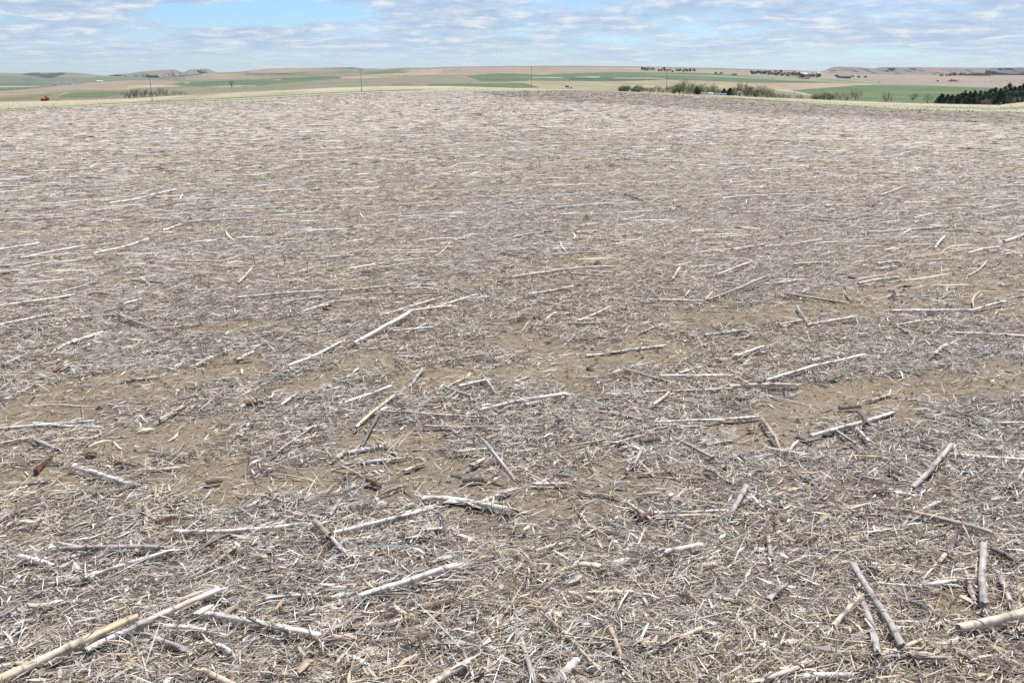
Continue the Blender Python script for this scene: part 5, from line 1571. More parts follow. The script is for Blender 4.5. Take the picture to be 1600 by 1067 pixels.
def make_stumps():
    rs = random.Random(21)
    mats = {}
    for px, py, deg, k, tone, lab in STUMPS:
        p = on_field(px, py, 0.014)
        if lab is None:
            lab = locate(f'splayed {TONE_WORD[tone]} root crown', px, py)
        else:
            uniq(lab)
        e = empty('root_crown', tuple(p), lab, 'root crown', 'corn root crowns turned out of the ground')
        a = R(deg)                      # roots fan out towards this direction; 90 = up
        up = 1.0 if 45 < deg < 135 else 0.25
        d = Vector((math.cos(a), 0.25 * math.sin(a), up * 0.8 * abs(math.sin(a)) + 0.02)).normalized() if up > 0.5 else Vector((math.cos(a), math.sin(a), 0.05)).normalized()
        back = -d * 0.085 * k
        if up > 0.5:
            back.z = 0.0
        stalk_mesh('stalk_base', tuple(Vector((0, 0, 0.006)) + back), (0, 0, 0.008), 0.0115 * k, tone, rs, parent=e, nodes=False)
        col = np.array(TONES[tone][0])
        n = 11 if py > 500 else 6
        side = d.cross(Vector((0, 0, 1))).normalized()
        upv = side.cross(d).normalized()
        for j in range(n):
            th = rs.uniform(0, TAU)
            spread = rs.uniform(0.25, 0.8)
            L = rs.uniform(0.035, 0.085) * k
            dirv = (d + side * math.cos(th) * spread + upv * (math.sin(th) * spread * 0.7)).normalized()
            start = (side * math.cos(th) + upv * math.sin(th)) * 0.009 * k + Vector((0, 0, 0.008))
            pts = []
            for s in range(5):
                t = s / 4
                q = start + dirv * L * t + Vector((0, 0, -0.018 * k * t * t)) + side * 0.006 * math.sin(t * 3 + j)
                q.z = max(q.z, -0.012)
                pts.append(q)
            mb = MB().tube(pts, [0.0028 * k * (1 - 0.65 * s / 4) for s in range(5)], 5)
            V = np.array(mb.v)
            F4 = np.array([f for f in mb.f if len(f) == 4])
            c = np.tile(col * rs.uniform(0.65, 1.1), (len(V), 1))
            np_mesh('root', V, F4, M_STALK, parent=e, colors=c, smooth=True)


make_stumps()

HUSKS = [
 (968, 876, 0.075, 0.030, 8, 'white', 'arched white husk leaf over a dark hollow, lower centre right'),
 (523, 997, 0.08, 0.020, -15, 'tan', 'tan husk strip lying beside the end of the thick white jointed stalk'),
 (1478, 1000, 0.09, 0.03, 10, 'white', 'thin crumpled white husk near the bottom right corner'),
 (1110, 741, 0.06, 0.025, 0, 'brown', 'small dark brown husk cup on the litter right of centre'),
 (1285, 770, 0.07, 0.022, -20, 'white', None), (1475, 762, 0.06, 0.03, -40, 'yellow', None), (352, 1012, 0.05, 0.03, -20, 'white', None),
 (205, 1030, 0.06, 0.022, 70, 'yellow', None), (118, 885, 0.06, 0.02, -60, 'white', None), (1440, 640, 0.06, 0.018, 5, 'white', None),
 (1190, 855, 0.05, 0.02, 5, 'white', None), (900, 905, 0.05, 0.024, 20, 'white', None), (760, 870, 0.05, 0.018, 30, 'tan', None),
 (605, 893, 0.045, 0.02, 0, 'white', None), (430, 900, 0.06, 0.018, 2, 'tan', None), (1110, 880, 0.05, 0.018, -10, 'white', None),
 (1560, 780, 0.06, 0.02, 10, 'white', None), (575, 427, 0.12, 0.04, -20, 'tan', None), (720, 350, 0.1, 0.03, 20, 'white', None),
 (655, 860, 0.05, 0.02, -30, 'white', None), (1240, 1000, 0.07, 0.02, 30, 'white', None), (75, 1050, 0.07, 0.022, 20, 'tan', None),
 (480, 1040, 0.06, 0.018, 60, 'tan', None), (770, 1010, 0.06, 0.02, -30, 'white', None), (1010, 1000, 0.05, 0.02, 60, 'tan', None), (1130, 930, 0.06, 0.02, -40, 'white', None),
]


def make_husks():
    rs = random.Random(31)
    for px, py, L, w, deg, tone, lab in HUSKS:
        p = on_field(px, py, 0.022)
        if lab is None:
            lab = locate(f'curled {TONE_WORD[tone]} husk leaf', px, py)
        o = leaf_sheath('corn_husk', L * 1.2, w * 1.5, rs, None, tuple(p), (math.pi if rs.random() < 0.5 else 0.2, rs.uniform(-0.15, 0.15), R(deg)), tone, 1.2)
        used_labels.add(lab)
        tag(o, lab, 'corn husk', 'dry husk leaves')


make_husks()

M_CLOD = mat_plain('dry_clod', (0.26, 0.19, 0.125), 0.3, 60, 0.95, 0.1, bump=0.9)
M_CLOD2 = mat_plain('damp_clod', (0.17, 0.125, 0.088), 0.3, 60, 0.95, 0.1, bump=0.6)


def make_clods():
    rs = random.Random(8)
    for px, py, s, m, lab in ((862, 672, 0.05, M_CLOD, 'round earthy root ball with dry grass near the centre'), (921, 577, 0.03, M_CLOD2, 'dark soil clod on bare ground right above centre'),
                              (1419, 449, 0.045, M_CLOD, 'olive brown clod at the top of the right bare soil'), (345, 629, 0.035, M_CLOD2, 'dark clod left of the reddish cob on left bare soil'),
                              (140, 713, 0.045, M_CLOD2, 'dark clod beside the long reddish cob at far left'), (1215, 823, 0.03, M_CLOD, 'tan brown clod in litter at lower right of centre'),
                              (815, 500, 0.04, M_CLOD2, 'dark clod above the centre, left of two'), (838, 497, 0.04, M_CLOD2, 'dark clod above the centre, right of two'),
                              (1265, 524, 0.03, M_CLOD2, 'dark clod below the bare soil at the right'), (1372, 518, 0.035, M_CLOD, 'brown clod among stalks right of centre above mid height')):
        s *= 0.75
        p = on_field(px, py, s * 0.2)
        bm = bmesh.new()
        bmesh.ops.create_icosphere(bm, subdivisions=4, radius=s)
        k = rs.random() * 30
        for v in bm.verts:
            n = float(fbm(v.co.x * 40 + k, v.co.y * 40 + v.co.z * 33, 3, 4)) - 0.5
            v.co *= 1 + 1.3 * n
            v.co.z *= 0.62
        me = bpy.data.meshes.new('soil_clod')
        bm.to_mesh(me)
        bm.free()
        me.materials.append(m)
        o = bpy.data.objects.new('soil_clod', me)
        COL.objects.link(o)
        o.location = tuple(p)
        tag(o, uniq(lab), 'soil clod')


make_clods()

# ------------------------------------------------------------------ trees and shrubs beyond the field
M_BARK = mat_plain('bark', (0.13, 0.105, 0.085), 0.3, 3, 0.95, 0.1)
M_TWIG = mat_plain('bare_twigs', (0.25, 0.21, 0.19), 0.25, 1, 0.95, 0.1)
M_TWIGB = mat_plain('brown_twigs', (0.24, 0.165, 0.125), 0.25, 1, 0.95, 0.1)
M_TWIGD = mat_plain('dark_twigs', (0.13, 0.11, 0.115), 0.25, 1, 0.95, 0.1)
FOLC = {'green': (0.28, 0.32, 0.155), 'yellow': (0.38, 0.41, 0.19), 'dull': (0.26, 0.265, 0.165), 'cedar': (0.08, 0.10, 0.058), 'spruce': (0.055, 0.08, 0.07), 'dark': (0.06, 0.075, 0.055),
        'orange': (0.36, 0.22, 0.10)}


def foliage(name, parent, h0, h1, rad, col, rs, n, shape, leaf):
    """many leaf-sized cards in uneven clumps through the crown's volume"""
    st = np.random.default_rng(rs.randrange(1 << 30))
    nc = max(6, n // 45)
    if shape == 'cone':
        t = st.random(nc) ** 0.9
        rr = rad * (1 - t) ** 0.75 * np.sqrt(st.random(nc)) * 0.95 + 0.02 * rad
        cz = h0 + (h1 - h0) * t
        sz = rad * 0.30 * (1.15 - t * 0.8)
    else:
        u = st.standard_normal((nc, 3))
        u /= np.linalg.norm(u, axis=1)[:, None]
        q = st.random(nc) ** 0.45
        rr = rad * q * np.hypot(u[:, 0], u[:, 1]) * (0.8 + 0.4 * st.random(nc))
        cz = (h0 + h1) / 2 + (h1 - h0) / 2 * u[:, 2] * q
        sz = rad * (0.20 + 0.16 * st.random(nc))
    a = st.random(nc) * TAU
    cx, cy = rr * np.cos(a), rr * np.sin(a)
    ci = st.integers(0, nc, n)
    g = st.standard_normal((n, 3)) * 0.55
    X = cx[ci] + g[:, 0] * sz[ci]
    Y = cy[ci] + g[:, 1] * sz[ci]
    Z = np.maximum(cz[ci] + g[:, 2] * sz[ci], 0.05)
    P = np.stack([X, Y, Z], -1)
    d1 = st.standard_normal((n, 3))
    d1 /= np.linalg.norm(d1, axis=1)[:, None]
    d2 = np.cross(d1, st.standard_normal((n, 3)))
    d2 /= np.linalg.norm(d2, axis=1)[:, None]
    s = leaf * (0.6 + 0.8 * st.random(n))[:, None]
    V = np.stack([P - d1 * s, P - d2 * s * 0.6, P + d1 * s, P + d2 * s * 0.6], 1).reshape(-1, 3)
    F = np.arange(n * 4).reshape(n, 4)
    clump = 1 + 0.22 * st.standard_normal(nc)
    C = np.array(col)[None, :] * np.clip(clump[ci] * (1 + 0.12 * st.standard_normal(n)), 0.35, 1.9)[:, None]
    return np_mesh(name, V, F, M_FOL, parent=parent, colors=np.repeat(C, 4, axis=0))


def branches(mb, p, d, L, r, depth, rs, up=0.25):
    p = Vector(p)
    d = Vector(d).normalized()
    pts = [p]
    for s in range(3):
        d = (d + Vector((rs.gauss(0, .12), rs.gauss(0, .12), rs.gauss(0.04, .08)))).normalized()
        pts.append(pts[-1] + d * L / 3)
    mb.tube(pts, [r, r * .85, r * .7, r * .5], 4, cap=False)
    if depth <= 0:
        return
    for k in range(rs.choice((3, 4))):
        t = rs.uniform(0.35, 1.0)
        i = min(2, int(t * 3))
        q = pts[i].lerp(pts[i + 1], t * 3 - i)
        nd = (d + Vector((rs.gauss(0, .62), rs.gauss(0, .62), rs.uniform(-.1, .5) + up * 0.3))).normalized()
        branches(mb, q, nd, L * rs.uniform(.5, .75), r * .55, depth - 1, rs, up)


def plant(kind, px, base, top, halfw, lab, cat, group, name, rs, tone='green', dr=1.0):
    """a tree or shrub at its real place: base/top/half width read off the photo, scaled by its distance"""
    b = min(base, float(yt(px)) - 0.35) if base > float(yt(px)) - 3 and base < float(ye(px)) - 5 else base
    p, r = on_land(px, b)
    if dr != 1.0:
        r2 = r * dr
        dx, dy, dz = ray(px, b)
        p = np.array([dx * r2, dy * r2, CAM_H + dz * r2])
        r = r2
    m = r / FPX
    H = (b - top) * m + 0.0
    Wd = halfw * m * {'far': 1.5, 'leafy': 1.45, 'bare': 1.4 if halfw > 4.4 else 1.1, 'conifer': 1.0}[kind]
    e = empty(name, tuple(p), uniq(lab, px, base), cat, group)
    leaf = max(0.09, 0.55 * m)
    if kind == 'leafy':
        mb = MB()
        for k in range(rs.choice((2, 3, 4))):
            branches(mb, (rs.gauss(0, .12) * Wd, rs.gauss(0, .12) * Wd, -0.3), (rs.gauss(0, .25), rs.gauss(0, .25), 1), H * 0.6, 0.022 * H, 2, rs)
        mb.build('trunk', M_BARK, e)
        foliage('crown', e, H * 0.02, H * 0.97, Wd * 1.15, FOLC[tone], rs, 1500, 'round', leaf)
    elif kind == 'conifer':
        MB().tube([(0, 0, -0.3), (0, 0, H * .5), (0.02 * H, 0, H * .93)], [0.03 * H, 0.02 * H, 0.006 * H], 6).build('trunk', M_BARK, e)
        foliage('crown', e, 0.0, H * 1.02, Wd * 1.75, FOLC[tone], rs, 2600, 'cone', leaf)
    elif kind == 'bare':
        mt = {'green': M_TWIG, 'brown': M_TWIGB, 'dark': M_TWIGD}[tone if tone in ('brown', 'dark') else 'green']
        mb = MB()
        nst = rs.choice((3, 4, 5)) if H < 9 else 1
        for k in range(nst):
            branches(mb, (rs.gauss(0, .2) * Wd, rs.gauss(0, .2) * Wd, -0.3), (rs.gauss(0, .3) * Wd / H * 2, rs.gauss(0, .3) * Wd / H * 2, 1), H * .45, 0.016 * H + 0.03 * m * 2, 1, rs)
        mb.build('trunk', mt, e)
        mb = MB()
        for k in range(11):
            a = rs.uniform(0, TAU)
            q = Wd * math.sqrt(rs.random()) * 0.75
            branches(mb, (math.cos(a) * q, math.sin(a) * q, H * rs.uniform(.15, .5)), (math.cos(a) * .35, math.sin(a) * .35, 1), H * rs.uniform(.28, .42), 0.008 * H + 0.03 * m, 2, rs)
        tw = mb.build('crown', mt, e)
        if halfw > 4.4:     # the haze of fine twigs and opening buds
            foliage('buds', e, H * 0.05, H * 0.92, Wd * 0.95, {'green': (0.31, 0.29, 0.17), 'brown': (0.33, 0.25, 0.19), 'dark': (0.24, 0.215, 0.18)}[tone if tone in ('brown', 'dark') else 'green'], rs, 650, 'round', leaf * 0.5)
    elif kind == 'far':
        MB().tube([(0, 0, -0.3), (0, 0, H * .7)], [0.04 * H, 0.02 * H], 5).build('trunk', M_BARK, e)
        foliage('crown', e, H * 0.08, H, Wd, FOLC[tone], rs, 260, 'round', max(0.5 * m, 0.3))
    return e


def pct(px, py):
    return f'{round(px / 16)} percent across the photo'


def make_plants():
    rs = random.Random(77)
    G = 'shrubs and small trees in the draw beyond the field'
    rows = [  # kind, x, base, top, half width, tone, words
        ('leafy', 972, 143, 136.5, 4.5, 'green', 'small green bush, leftmost of the shrubs behind the grass crest'),
        ('leafy', 979, 143.4, 135.2, 5, 'green', 'green bush second from the left end of the shrub line'),
        ('leafy', 992, 144, 137, 4.5, 'green', 'green bush third from the left in the shrub line'),
        ('leafy', 999, 144.2, 135.5, 5.5, 'green', 'fuller green bush fourth from the left in the shrub line'),
        ('bare', 1007, 144.6, 136.6, 5, 'dark', 'grey leafless shrub right of the leftmost green bushes'),
        ('bare', 1014, 144.9, 137, 5, 'green', 'pale leafless shrub between the left bushes and the pole'),
        ('bare', 1021, 145, 137, 5, 'green', 'pale leafless shrub just left of the thin bare tree'),
        ('bare', 1029, 145.4, 132.8, 4, 'dark', 'thin dark leafless tree left of the power pole'),
        ('bare', 1036, 145.5, 136, 5, 'green', 'grey leafless shrub at the foot of the power pole'),
        ('bare', 1046, 146, 135.5, 5.5, 'green', 'grey leafless shrub right of the power pole'),
        ('leafy', 1054, 146.5, 134, 5.5, 'dull', 'dull green bush between the power pole and the tallest bush'),
        ('leafy', 1062, 146.8, 131, 6, 'green', 'green tree on the left flank of the tallest bush'),
        ('leafy', 1069, 147, 128.8, 8, 'green', 'tallest green tree in the draw'),
        ('leafy', 1079, 147.5, 132.4, 6.5, 'green', 'green tree on the right flank of the tallest one'),
        ('conifer', 1088, 148.2, 138, 4, 'cedar', 'dark evergreen just left of the low white roofs'),
        ('leafy', 1092, 147.8, 135.5, 5, 'green', 'green bush behind the dark evergreen by the white roofs'),
        ('leafy', 1099, 148, 133, 7, 'green', 'broad green tree above the left low white roof'),
        ('leafy', 1112, 148.3, 135.8, 7, 'green', 'green tree above the gap between the low white roofs'),
        ('bare', 1115, 147.5, 130.6, 4, 'green', 'pale bare tree rising over the green trees by the roofs'),
        ('leafy', 1121, 148, 141.5, 4, 'dark', 'low dark bush above the right low white roof'),
        ('conifer', 1131, 148.8, 140.6, 3, 'cedar', 'small dark evergreen at the end of the right white roof'),
        ('conifer', 1140, 149.6, 140, 4.5, 'spruce', 'bluish rounded evergreen right of the low white roofs'),
        ('leafy', 1148.5, 149, 138.6, 3.5, 'orange', 'rusty orange shrub left of the small white shed'),
        ('leafy', 1158, 150.4, 132, 6, 'yellow', 'bright yellow green tree above the small white shed'),
        ('leafy', 1166, 151, 136, 6, 'dull', 'dull green tree right of the yellow green one'),
        ('bare', 1173, 151.4, 137, 6, 'dark', 'dark leafless bush in the thicket right of the white shed'),
        ('leafy', 1180, 151.8, 138, 6, 'dull', 'olive bush in the thicket right of the white shed'),
        ('leafy', 1190, 152.2, 136, 6.5, 'green', 'grey green rounded tree in the thicket right of the shed'),
        ('leafy', 1201, 152.8, 139.4, 5.5, 'yellow', 'yellow green tree at the right end of the dense thicket'),
        ('bare', 1212, 153.3, 146.5, 5, 'brown', 'low brown leafless brush beyond the right end of the thicket'),
        ('bare', 1221, 153.6, 147.3, 5, 'brown', 'low brown brush below the pale farm road'),
        ('bare', 1230, 154, 147.6, 5, 'brown', 'low brown brush left of the short crossarm post'),
        ('bare', 1250, 154.8, 149.2, 5, 'brown', 'low brown brush right of the short crossarm post'),
        ('leafy', 1274, 155.6, 148, 5, 'dull', 'dull bush where the pale road meets the grass crest'),
        ('leafy', 1286, 156.2, 144, 6, 'yellow', 'lone yellow green bush at the left of the big green field'),
        ('leafy', 1296, 156.6, 147.6, 4.5, 'green', 'small green bush right of the lone yellow green one'),
        ('bare', 1310, 157, 146, 6, 'brown', 'brown leafless tree in front of the big green field, first of three'),
        ('bare', 1325, 157.7, 144.4, 7, 'green', 'widest leafless tree in front of the big green field'),
        ('bare', 1339, 158.3, 143.5, 6.5, 'brown', 'tall brown leafless tree right of the widest one'),
        ('bare', 1385, 160, 147, 5, 'brown', 'leafless tree left of the dark post in front of the green field'),
        ('bare', 1427, 158, 146.8, 4.5, 'green', 'pale lone bare tree standing in the big green field'),
        ('bare', 1449, 161.6, 150, 6, 'green', 'faint bare tree just left of the dark cedars'),
    ]
    for k, x, b, t, w, tone, lab in rows:
        nm = {'leafy': 'leafy_shrub', 'bare': 'leafless_shrub', 'conifer': 'evergreen_tree'}[k]
        plant(k, x, b, t, w, lab, 'tree' if b - t > 10 else 'shrub', G, nm, rs, tone)
    words = ['first', 'second', 'third', 'fourth', 'fifth', 'sixth', 'seventh', 'eighth', 'ninth', 'tenth', 'eleventh', 'twelfth', 'thirteenth', 'fourteenth', 'fifteenth', 'sixteenth', 'seventeenth', 'eighteenth']
    for i in range(18):
        x = 986 + i * 12.6 + rs.uniform(-3, 3)
        plant('bare', x, float(yt(x)) - 0.4, float(yt(x)) - rs.uniform(6, 9.5), rs.uniform(5, 7.5), f'low grey brush, {words[i]} from the left between the green bushes of the draw', 'shrub', 'low brush filling the draw', 'leafless_shrub', rs,
              rs.choice(('green', 'brown', 'green')), 1.03)
    # cedar windbreak at the right
    ced = [(1466, 162, 154, 4), (1470.5, 162, 149.4, 4.5), (1479, 162.6, 151, 5), (1487, 162.8, 151.2, 5), (1495, 163, 151, 5), (1501, 163.2, 149, 4.5), (1506, 163.2, 146.4, 5),
           (1514, 163.3, 147.4, 5), (1521, 163.5, 146, 5), (1529, 163.6, 146.4, 5.5), (1537, 163.8, 147.4, 5.5), (1545, 164, 144.4, 6), (1552, 164.4, 143, 6), (1560, 164.4, 143.8, 6),
           (1567, 163.6, 141.6, 6), (1573.5, 162, 137, 6.5), (1582, 161, 141, 6), (1590, 160.4, 140.4, 6), (1596, 159.6, 136.4, 6), (1606, 159, 137.5, 7), (1618, 158.6, 137, 7), (1631, 158, 139, 7)]
    ords = ['first', 'second', 'third', 'fourth', 'fifth', 'sixth', 'seventh', 'eighth', 'ninth', 'tenth', 'eleventh', 'twelfth', 'thirteenth', 'fourteenth', 'fifteenth', 'sixteenth',
            'seventeenth', 'eighteenth', 'nineteenth', 'twentieth', 'twenty-first', 'twenty-second']
    for i, (x, b, t, w) in enumerate(ced):
        plant('conifer', x, b, t, w, f'dark cedar, {ords[i]} from the left in the windbreak at the right edge', 'tree', 'cedars of the windbreak', 'cedar_tree', rs, 'cedar', 1.0 + 0.03 * rs.random())
    plant('bare', 1541, 164.2, 156.5, 6, 'pinkish leafless bush in front of the cedars', 'shrub', None, 'leafless_shrub', rs, 'brown', 0.97)
    plant('bare', 1586, 163.4, 153, 5, 'pale leafless bush on the grass in front of the rightmost cedars', 'shrub', None, 'leafless_shrub', rs, 'green', 0.97)
    # bare trees in the left valley
    for i in range(24):
        x = 196 + i * 4.1 + rs.uniform(-1.2, 1.2)
        b = float(yt(x)) - rs.uniform(0.2, 1.5)
        h = rs.uniform(7.5, 13.5) if x < 262 else rs.uniform(4, 7)
        plant('bare', x, b, b - h, rs.uniform(2.6, 4.2), f'leafless grey tree, {ords[i] if i < 22 else ("twenty-third", "twenty-fourth")[i - 22]} from the left in the left valley grove', 'tree', 'leafless grove in the left valley',
              'leafless_tree', rs, 'dark' if rs.random() < 0.45 or x > 270 else 'green', 1.0)
    plant('bare', 362, 136.8, 126.4, 3.6, 'lone dark leafless tree on the left slopes', 'tree', None, 'leafless_tree', rs, 'dark')
    # skyline trees
    for i, (x, b, t, w, tone) in enumerate([(1004, 111, 106, 3, 'dark'), (1009, 111.2, 106.2, 3.4, 'dark'), (1014, 111.3, 106.6, 3, 'dull'), (1019.5, 111, 106.2, 2.6, 'dull'), (1030, 112, 108.6, 2, 'dark'),
                                           (1035, 112.3, 106.4, 3.4, 'dark'), (1040, 112.3, 106.8, 3, 'dark'), (1045, 112, 107.6, 2.4, 'dull'), (1050.5, 113, 110.6, 1.8, 'dark'),
                                           (1059, 111.8, 107.4, 2.6, 'dull'), (1062.5, 112.2, 108.6, 2.4, 'dark'), (1068, 113, 107.6, 3, 'dark'), (1075, 112.8, 108.8, 2.6, 'dull'), (1079.5, 112.8, 108.4, 3, 'dark'),
                                           (1085.5, 112, 108.4, 1.6, 'dark')]):
        plant('far', x, b, t, w, f'small dark tree, {ords[i]} from the left in the row near the skyline right of centre', 'tree', 'tree row near the skyline', 'far_tree', rs, tone)
    plant('far', 1122, 117, 114.4, 4.5, 'low dark bush alone on the pale green field right of the skyline trees', 'shrub', None, 'far_shrub', rs, 'dark')
    plant('far', 1149, 118.2, 116.4, 4, 'smaller faint bush on the pale green field left of the farm windbreak', 'shrub', None, 'far_shrub', rs, 'dull')
    far = []
    for x in np.arange(1174, 1202, 3.4):
        far.append((float(x), 116.6, 111.6, 2.6, 'cedar'))
    for x in np.arange(1203, 1250, 3.6):
        far.append((float(x), 118 + (x - 1203) * 0.07, 112.5 + rs.uniform(-0.6, 1.6), 2.8, rs.choice(('dark', 'dull', 'dull'))))
    far.append((1219, 117.6, 109.6, 1.8, 'cedar'))
    for x in np.arange(1250, 1282, 3.4):
        far.append((float(x), 121.6, 115.8 + rs.uniform(-0.5, 1), 2.6, rs.choice(('dark', 'dull'))))
    far.sort()
    tn = ['', 'twenty-', 'thirty-']
    o9 = ['first', 'second', 'third', 'fourth', 'fifth', 'sixth', 'seventh', 'eighth', 'ninth']
    allords = ords[:20] + ['twenty-' + o for o in o9] + ['thirtieth'] + ['thirty-' + o for o in o9]
    for i, (x, b, t, w, tone) in enumerate(far):
        plant('far', x, b, t, w, f'dark tree, {allords[i]} from the left round the farmstead with white buildings', 'tree', 'trees round the farmstead', 'farm_tree', rs, tone)
    plant('far', 1307, 121.4, 116.8, 1.6, 'small dark tree at the left end of the red barn', 'tree', None, 'far_tree', rs, 'dark')
    for i, (x, b, t, w) in enumerate([(1474, 119, 117.6, 3.4), (1482, 118.9, 117.3, 3.2), (1488, 118.7, 115.3, 2.6), (1492.5, 118.6, 115, 2.4), (1499, 118, 115.6, 2.8), (1508, 118.2, 116.8, 2.6), (1514, 118.6, 117, 3),
                                      (1521, 118.9, 117.2, 3), (1528, 119, 116.6, 2.6), (1535, 119, 117, 3), (1542, 118.9, 117.2, 3)]):
        plant('far', x, max(b, float(ysky(x)) + 0.8), t, w, f'distant dark tree, {ords[i]} from the left at the foot of the right buttes', 'tree', 'trees at the foot of the buttes', 'far_tree', rs, 'dark')
    for i, (x, b, t, w) in enumerate([(1486, 128, 125.6, 3), (1492, 128, 125.8, 3), (1466, 127.8, 126, 1.2)]):
        plant('far', x, b, t, w, f'faint brush patch, {ords[i]} of three on the tan pasture below the buttes', 'shrub', 'brush on the tan pasture', 'far_shrub', rs, 'dull')


make_plants()

# ------------------------------------------------------------------ poles, posts, buildings, cattle
M_WOOD = mat_plain('pole_wood', (0.10, 0.085, 0.075), 0.25, 2, 0.9, 0.15)
M_WOOD2 = mat_plain('grey_pole_wood', (0.24, 0.22, 0.20), 0.2, 2, 0.9, 0.15)
M_GLASS = mat_plain('insulator', (0.35, 0.36, 0.38), 0.1, 2, 0.3, 0.5)
M_WHITE = mat_plain('white_paint', (0.80, 0.80, 0.79), 0.06, 1, 0.6, 0.3)
M_TIN = mat_plain('pale_metal_roof', (0.24, 0.29, 0.36), 0.08, 1, 0.8, 0.15)
M_RED = mat_plain('red_barn_boards', (0.36, 0.075, 0.07), 0.15, 1, 0.8, 0.2)
M_DARK = mat_plain('dark_opening', (0.035, 0.035, 0.04), 0.1, 1, 0.7, 0.2)
M_GREY = mat_plain('galvanised', (0.32, 0.36, 0.43), 0.08, 1, 0.5, 0.5)
M_ORANGE = mat_plain('rusty_orange_paint', (0.85, 0.36, 0.09), 0.15, 3, 0.6, 0.3)
M_RUST = mat_plain('rust_brown', (0.16, 0.06, 0.035), 0.25, 3, 0.8, 0.2)
M_HIDE = mat_plain('dark_hide', (0.035, 0.026, 0.022), 0.3, 3, 0.8, 0.2)
M_HIDE2 = mat_plain('brown_hide', (0.11, 0.055, 0.035), 0.3, 3, 0.8, 0.2)
M_HORN = mat_plain('horn', (0.4, 0.36, 0.3), 0.1, 3, 0.6, 0.3)


def make_poles():
    for x, base, top, lab in ((238, 158, 120.5, 'wooden power pole at the left standing before the leafless grove'), (565, 143, 110.2, 'wooden power pole left of centre rising from the grass strip'),
                              (830, 137.4, 106, 'darkest wooden power pole, nearest the middle of the skyline'), (1041, 145, 114, 'wooden power pole right of centre rising out of the shrubs')):
        b = base if base > float(yt(x)) else min(base, float(yt(x)) - 0.35)
        p, r = on_land(x, b)
        m = r / FPX
        H = (b - top) * m
        e = empty('utility_pole', tuple(p), uniq(lab), 'power pole', 'power poles along the far side of the field', rz=R(14))
        w = 0.10 if x < 800 else 0.15
        MB().tube([(0, 0, -0.5), (0, 0, H * .5), (0, 0, H)], [w, w * .88, w * .72], 8).build('pole', M_WOOD2 if x < 800 else M_WOOD, e, smooth=True)
        MB().box((0, -0.17, H - 0.75), (1.6, 0.10, 0.13)).build('crossarm', M_WOOD2 if x < 800 else M_WOOD, e)
        for q in (-0.9, 0.0, 0.9):
            MB().tube([(q, -0.17, H - 0.685), (q, -0.17, H - 0.55), (q, -0.17, H - 0.48)], [0.03, 0.06, 0.03], 6).build('insulator', M_GLASS, e)
    for x, b, t, arm, lab in ((1240.5, 150, 142.2, True, 'short dark post with a small crossarm beside the pale farm road'), (1392.5, 160.2, 149, False, 'plain dark post in front of the big green field')):
        b = min(b, float(yt(x)) - 0.3)
        p, r = on_land(x, b)
        m = r / FPX
        H = (b - t) * m
        e = empty('post', tuple(p), uniq(lab), 'post')
        MB().tube([(0, 0, -0.4), (0, 0, H)], [0.14, 0.11], 8).build('shaft', M_WOOD, e)
        if arm:
            MB().box((0, -0.16, H - 0.12), (1.5, 0.10, 0.16)).build('crossarm', M_WOOD, e)


def gable(e, w, d, h, rh, wall, roof, door=None, rz=0.0):
    """walls, pitched roof with eaves, door and windows"""
    MB().add([(-w / 2, -d / 2, -0.5), (w / 2, -d / 2, -0.5), (w / 2, d / 2, -0.5), (-w / 2, d / 2, -0.5), (-w / 2, -d / 2, h), (w / 2, -d / 2, h), (w / 2, d / 2, h), (-w / 2, d / 2, h), (-w / 2, 0, h + rh * .95), (w / 2, 0, h + rh * .95)],
             [(0, 1, 5, 4), (2, 3, 7, 6), (1, 2, 6, 9, 5), (3, 0, 4, 8, 7)]).build('wall', wall, e)
    o = 0.35
    k = rh / (d / 2)
    rf = MB()
    for s in (-1, 1):
        y0, z0 = s * (d / 2 + o), h - o * k
        a = [(-w / 2 - o, y0, z0), (w / 2 + o, y0, z0), (w / 2 + o, 0, h + rh), (-w / 2 - o, 0, h + rh)]
        b = [(x, y, z + 0.16) for x, y, z in a]
        rf.add(a + b, [(0, 1, 2, 3), (7, 6, 5, 4), (0, 4, 5, 1), (1, 5, 6, 2), (2, 6, 7, 3), (3, 7, 4, 0)])
    rf.build('roof', roof, e)
    if door:
        for (cx, cw, ch, m) in door:
            MB().box((cx, -d / 2 - 0.06, ch / 2), (cw, 0.10, ch)).build('door', m, e)
    for q in (-0.30, 0.30):
        MB().box((q * w, -d / 2 - 0.05, h * 0.6), (w * 0.09, 0.08, h * 0.28)).build('window', M_DARK, e)


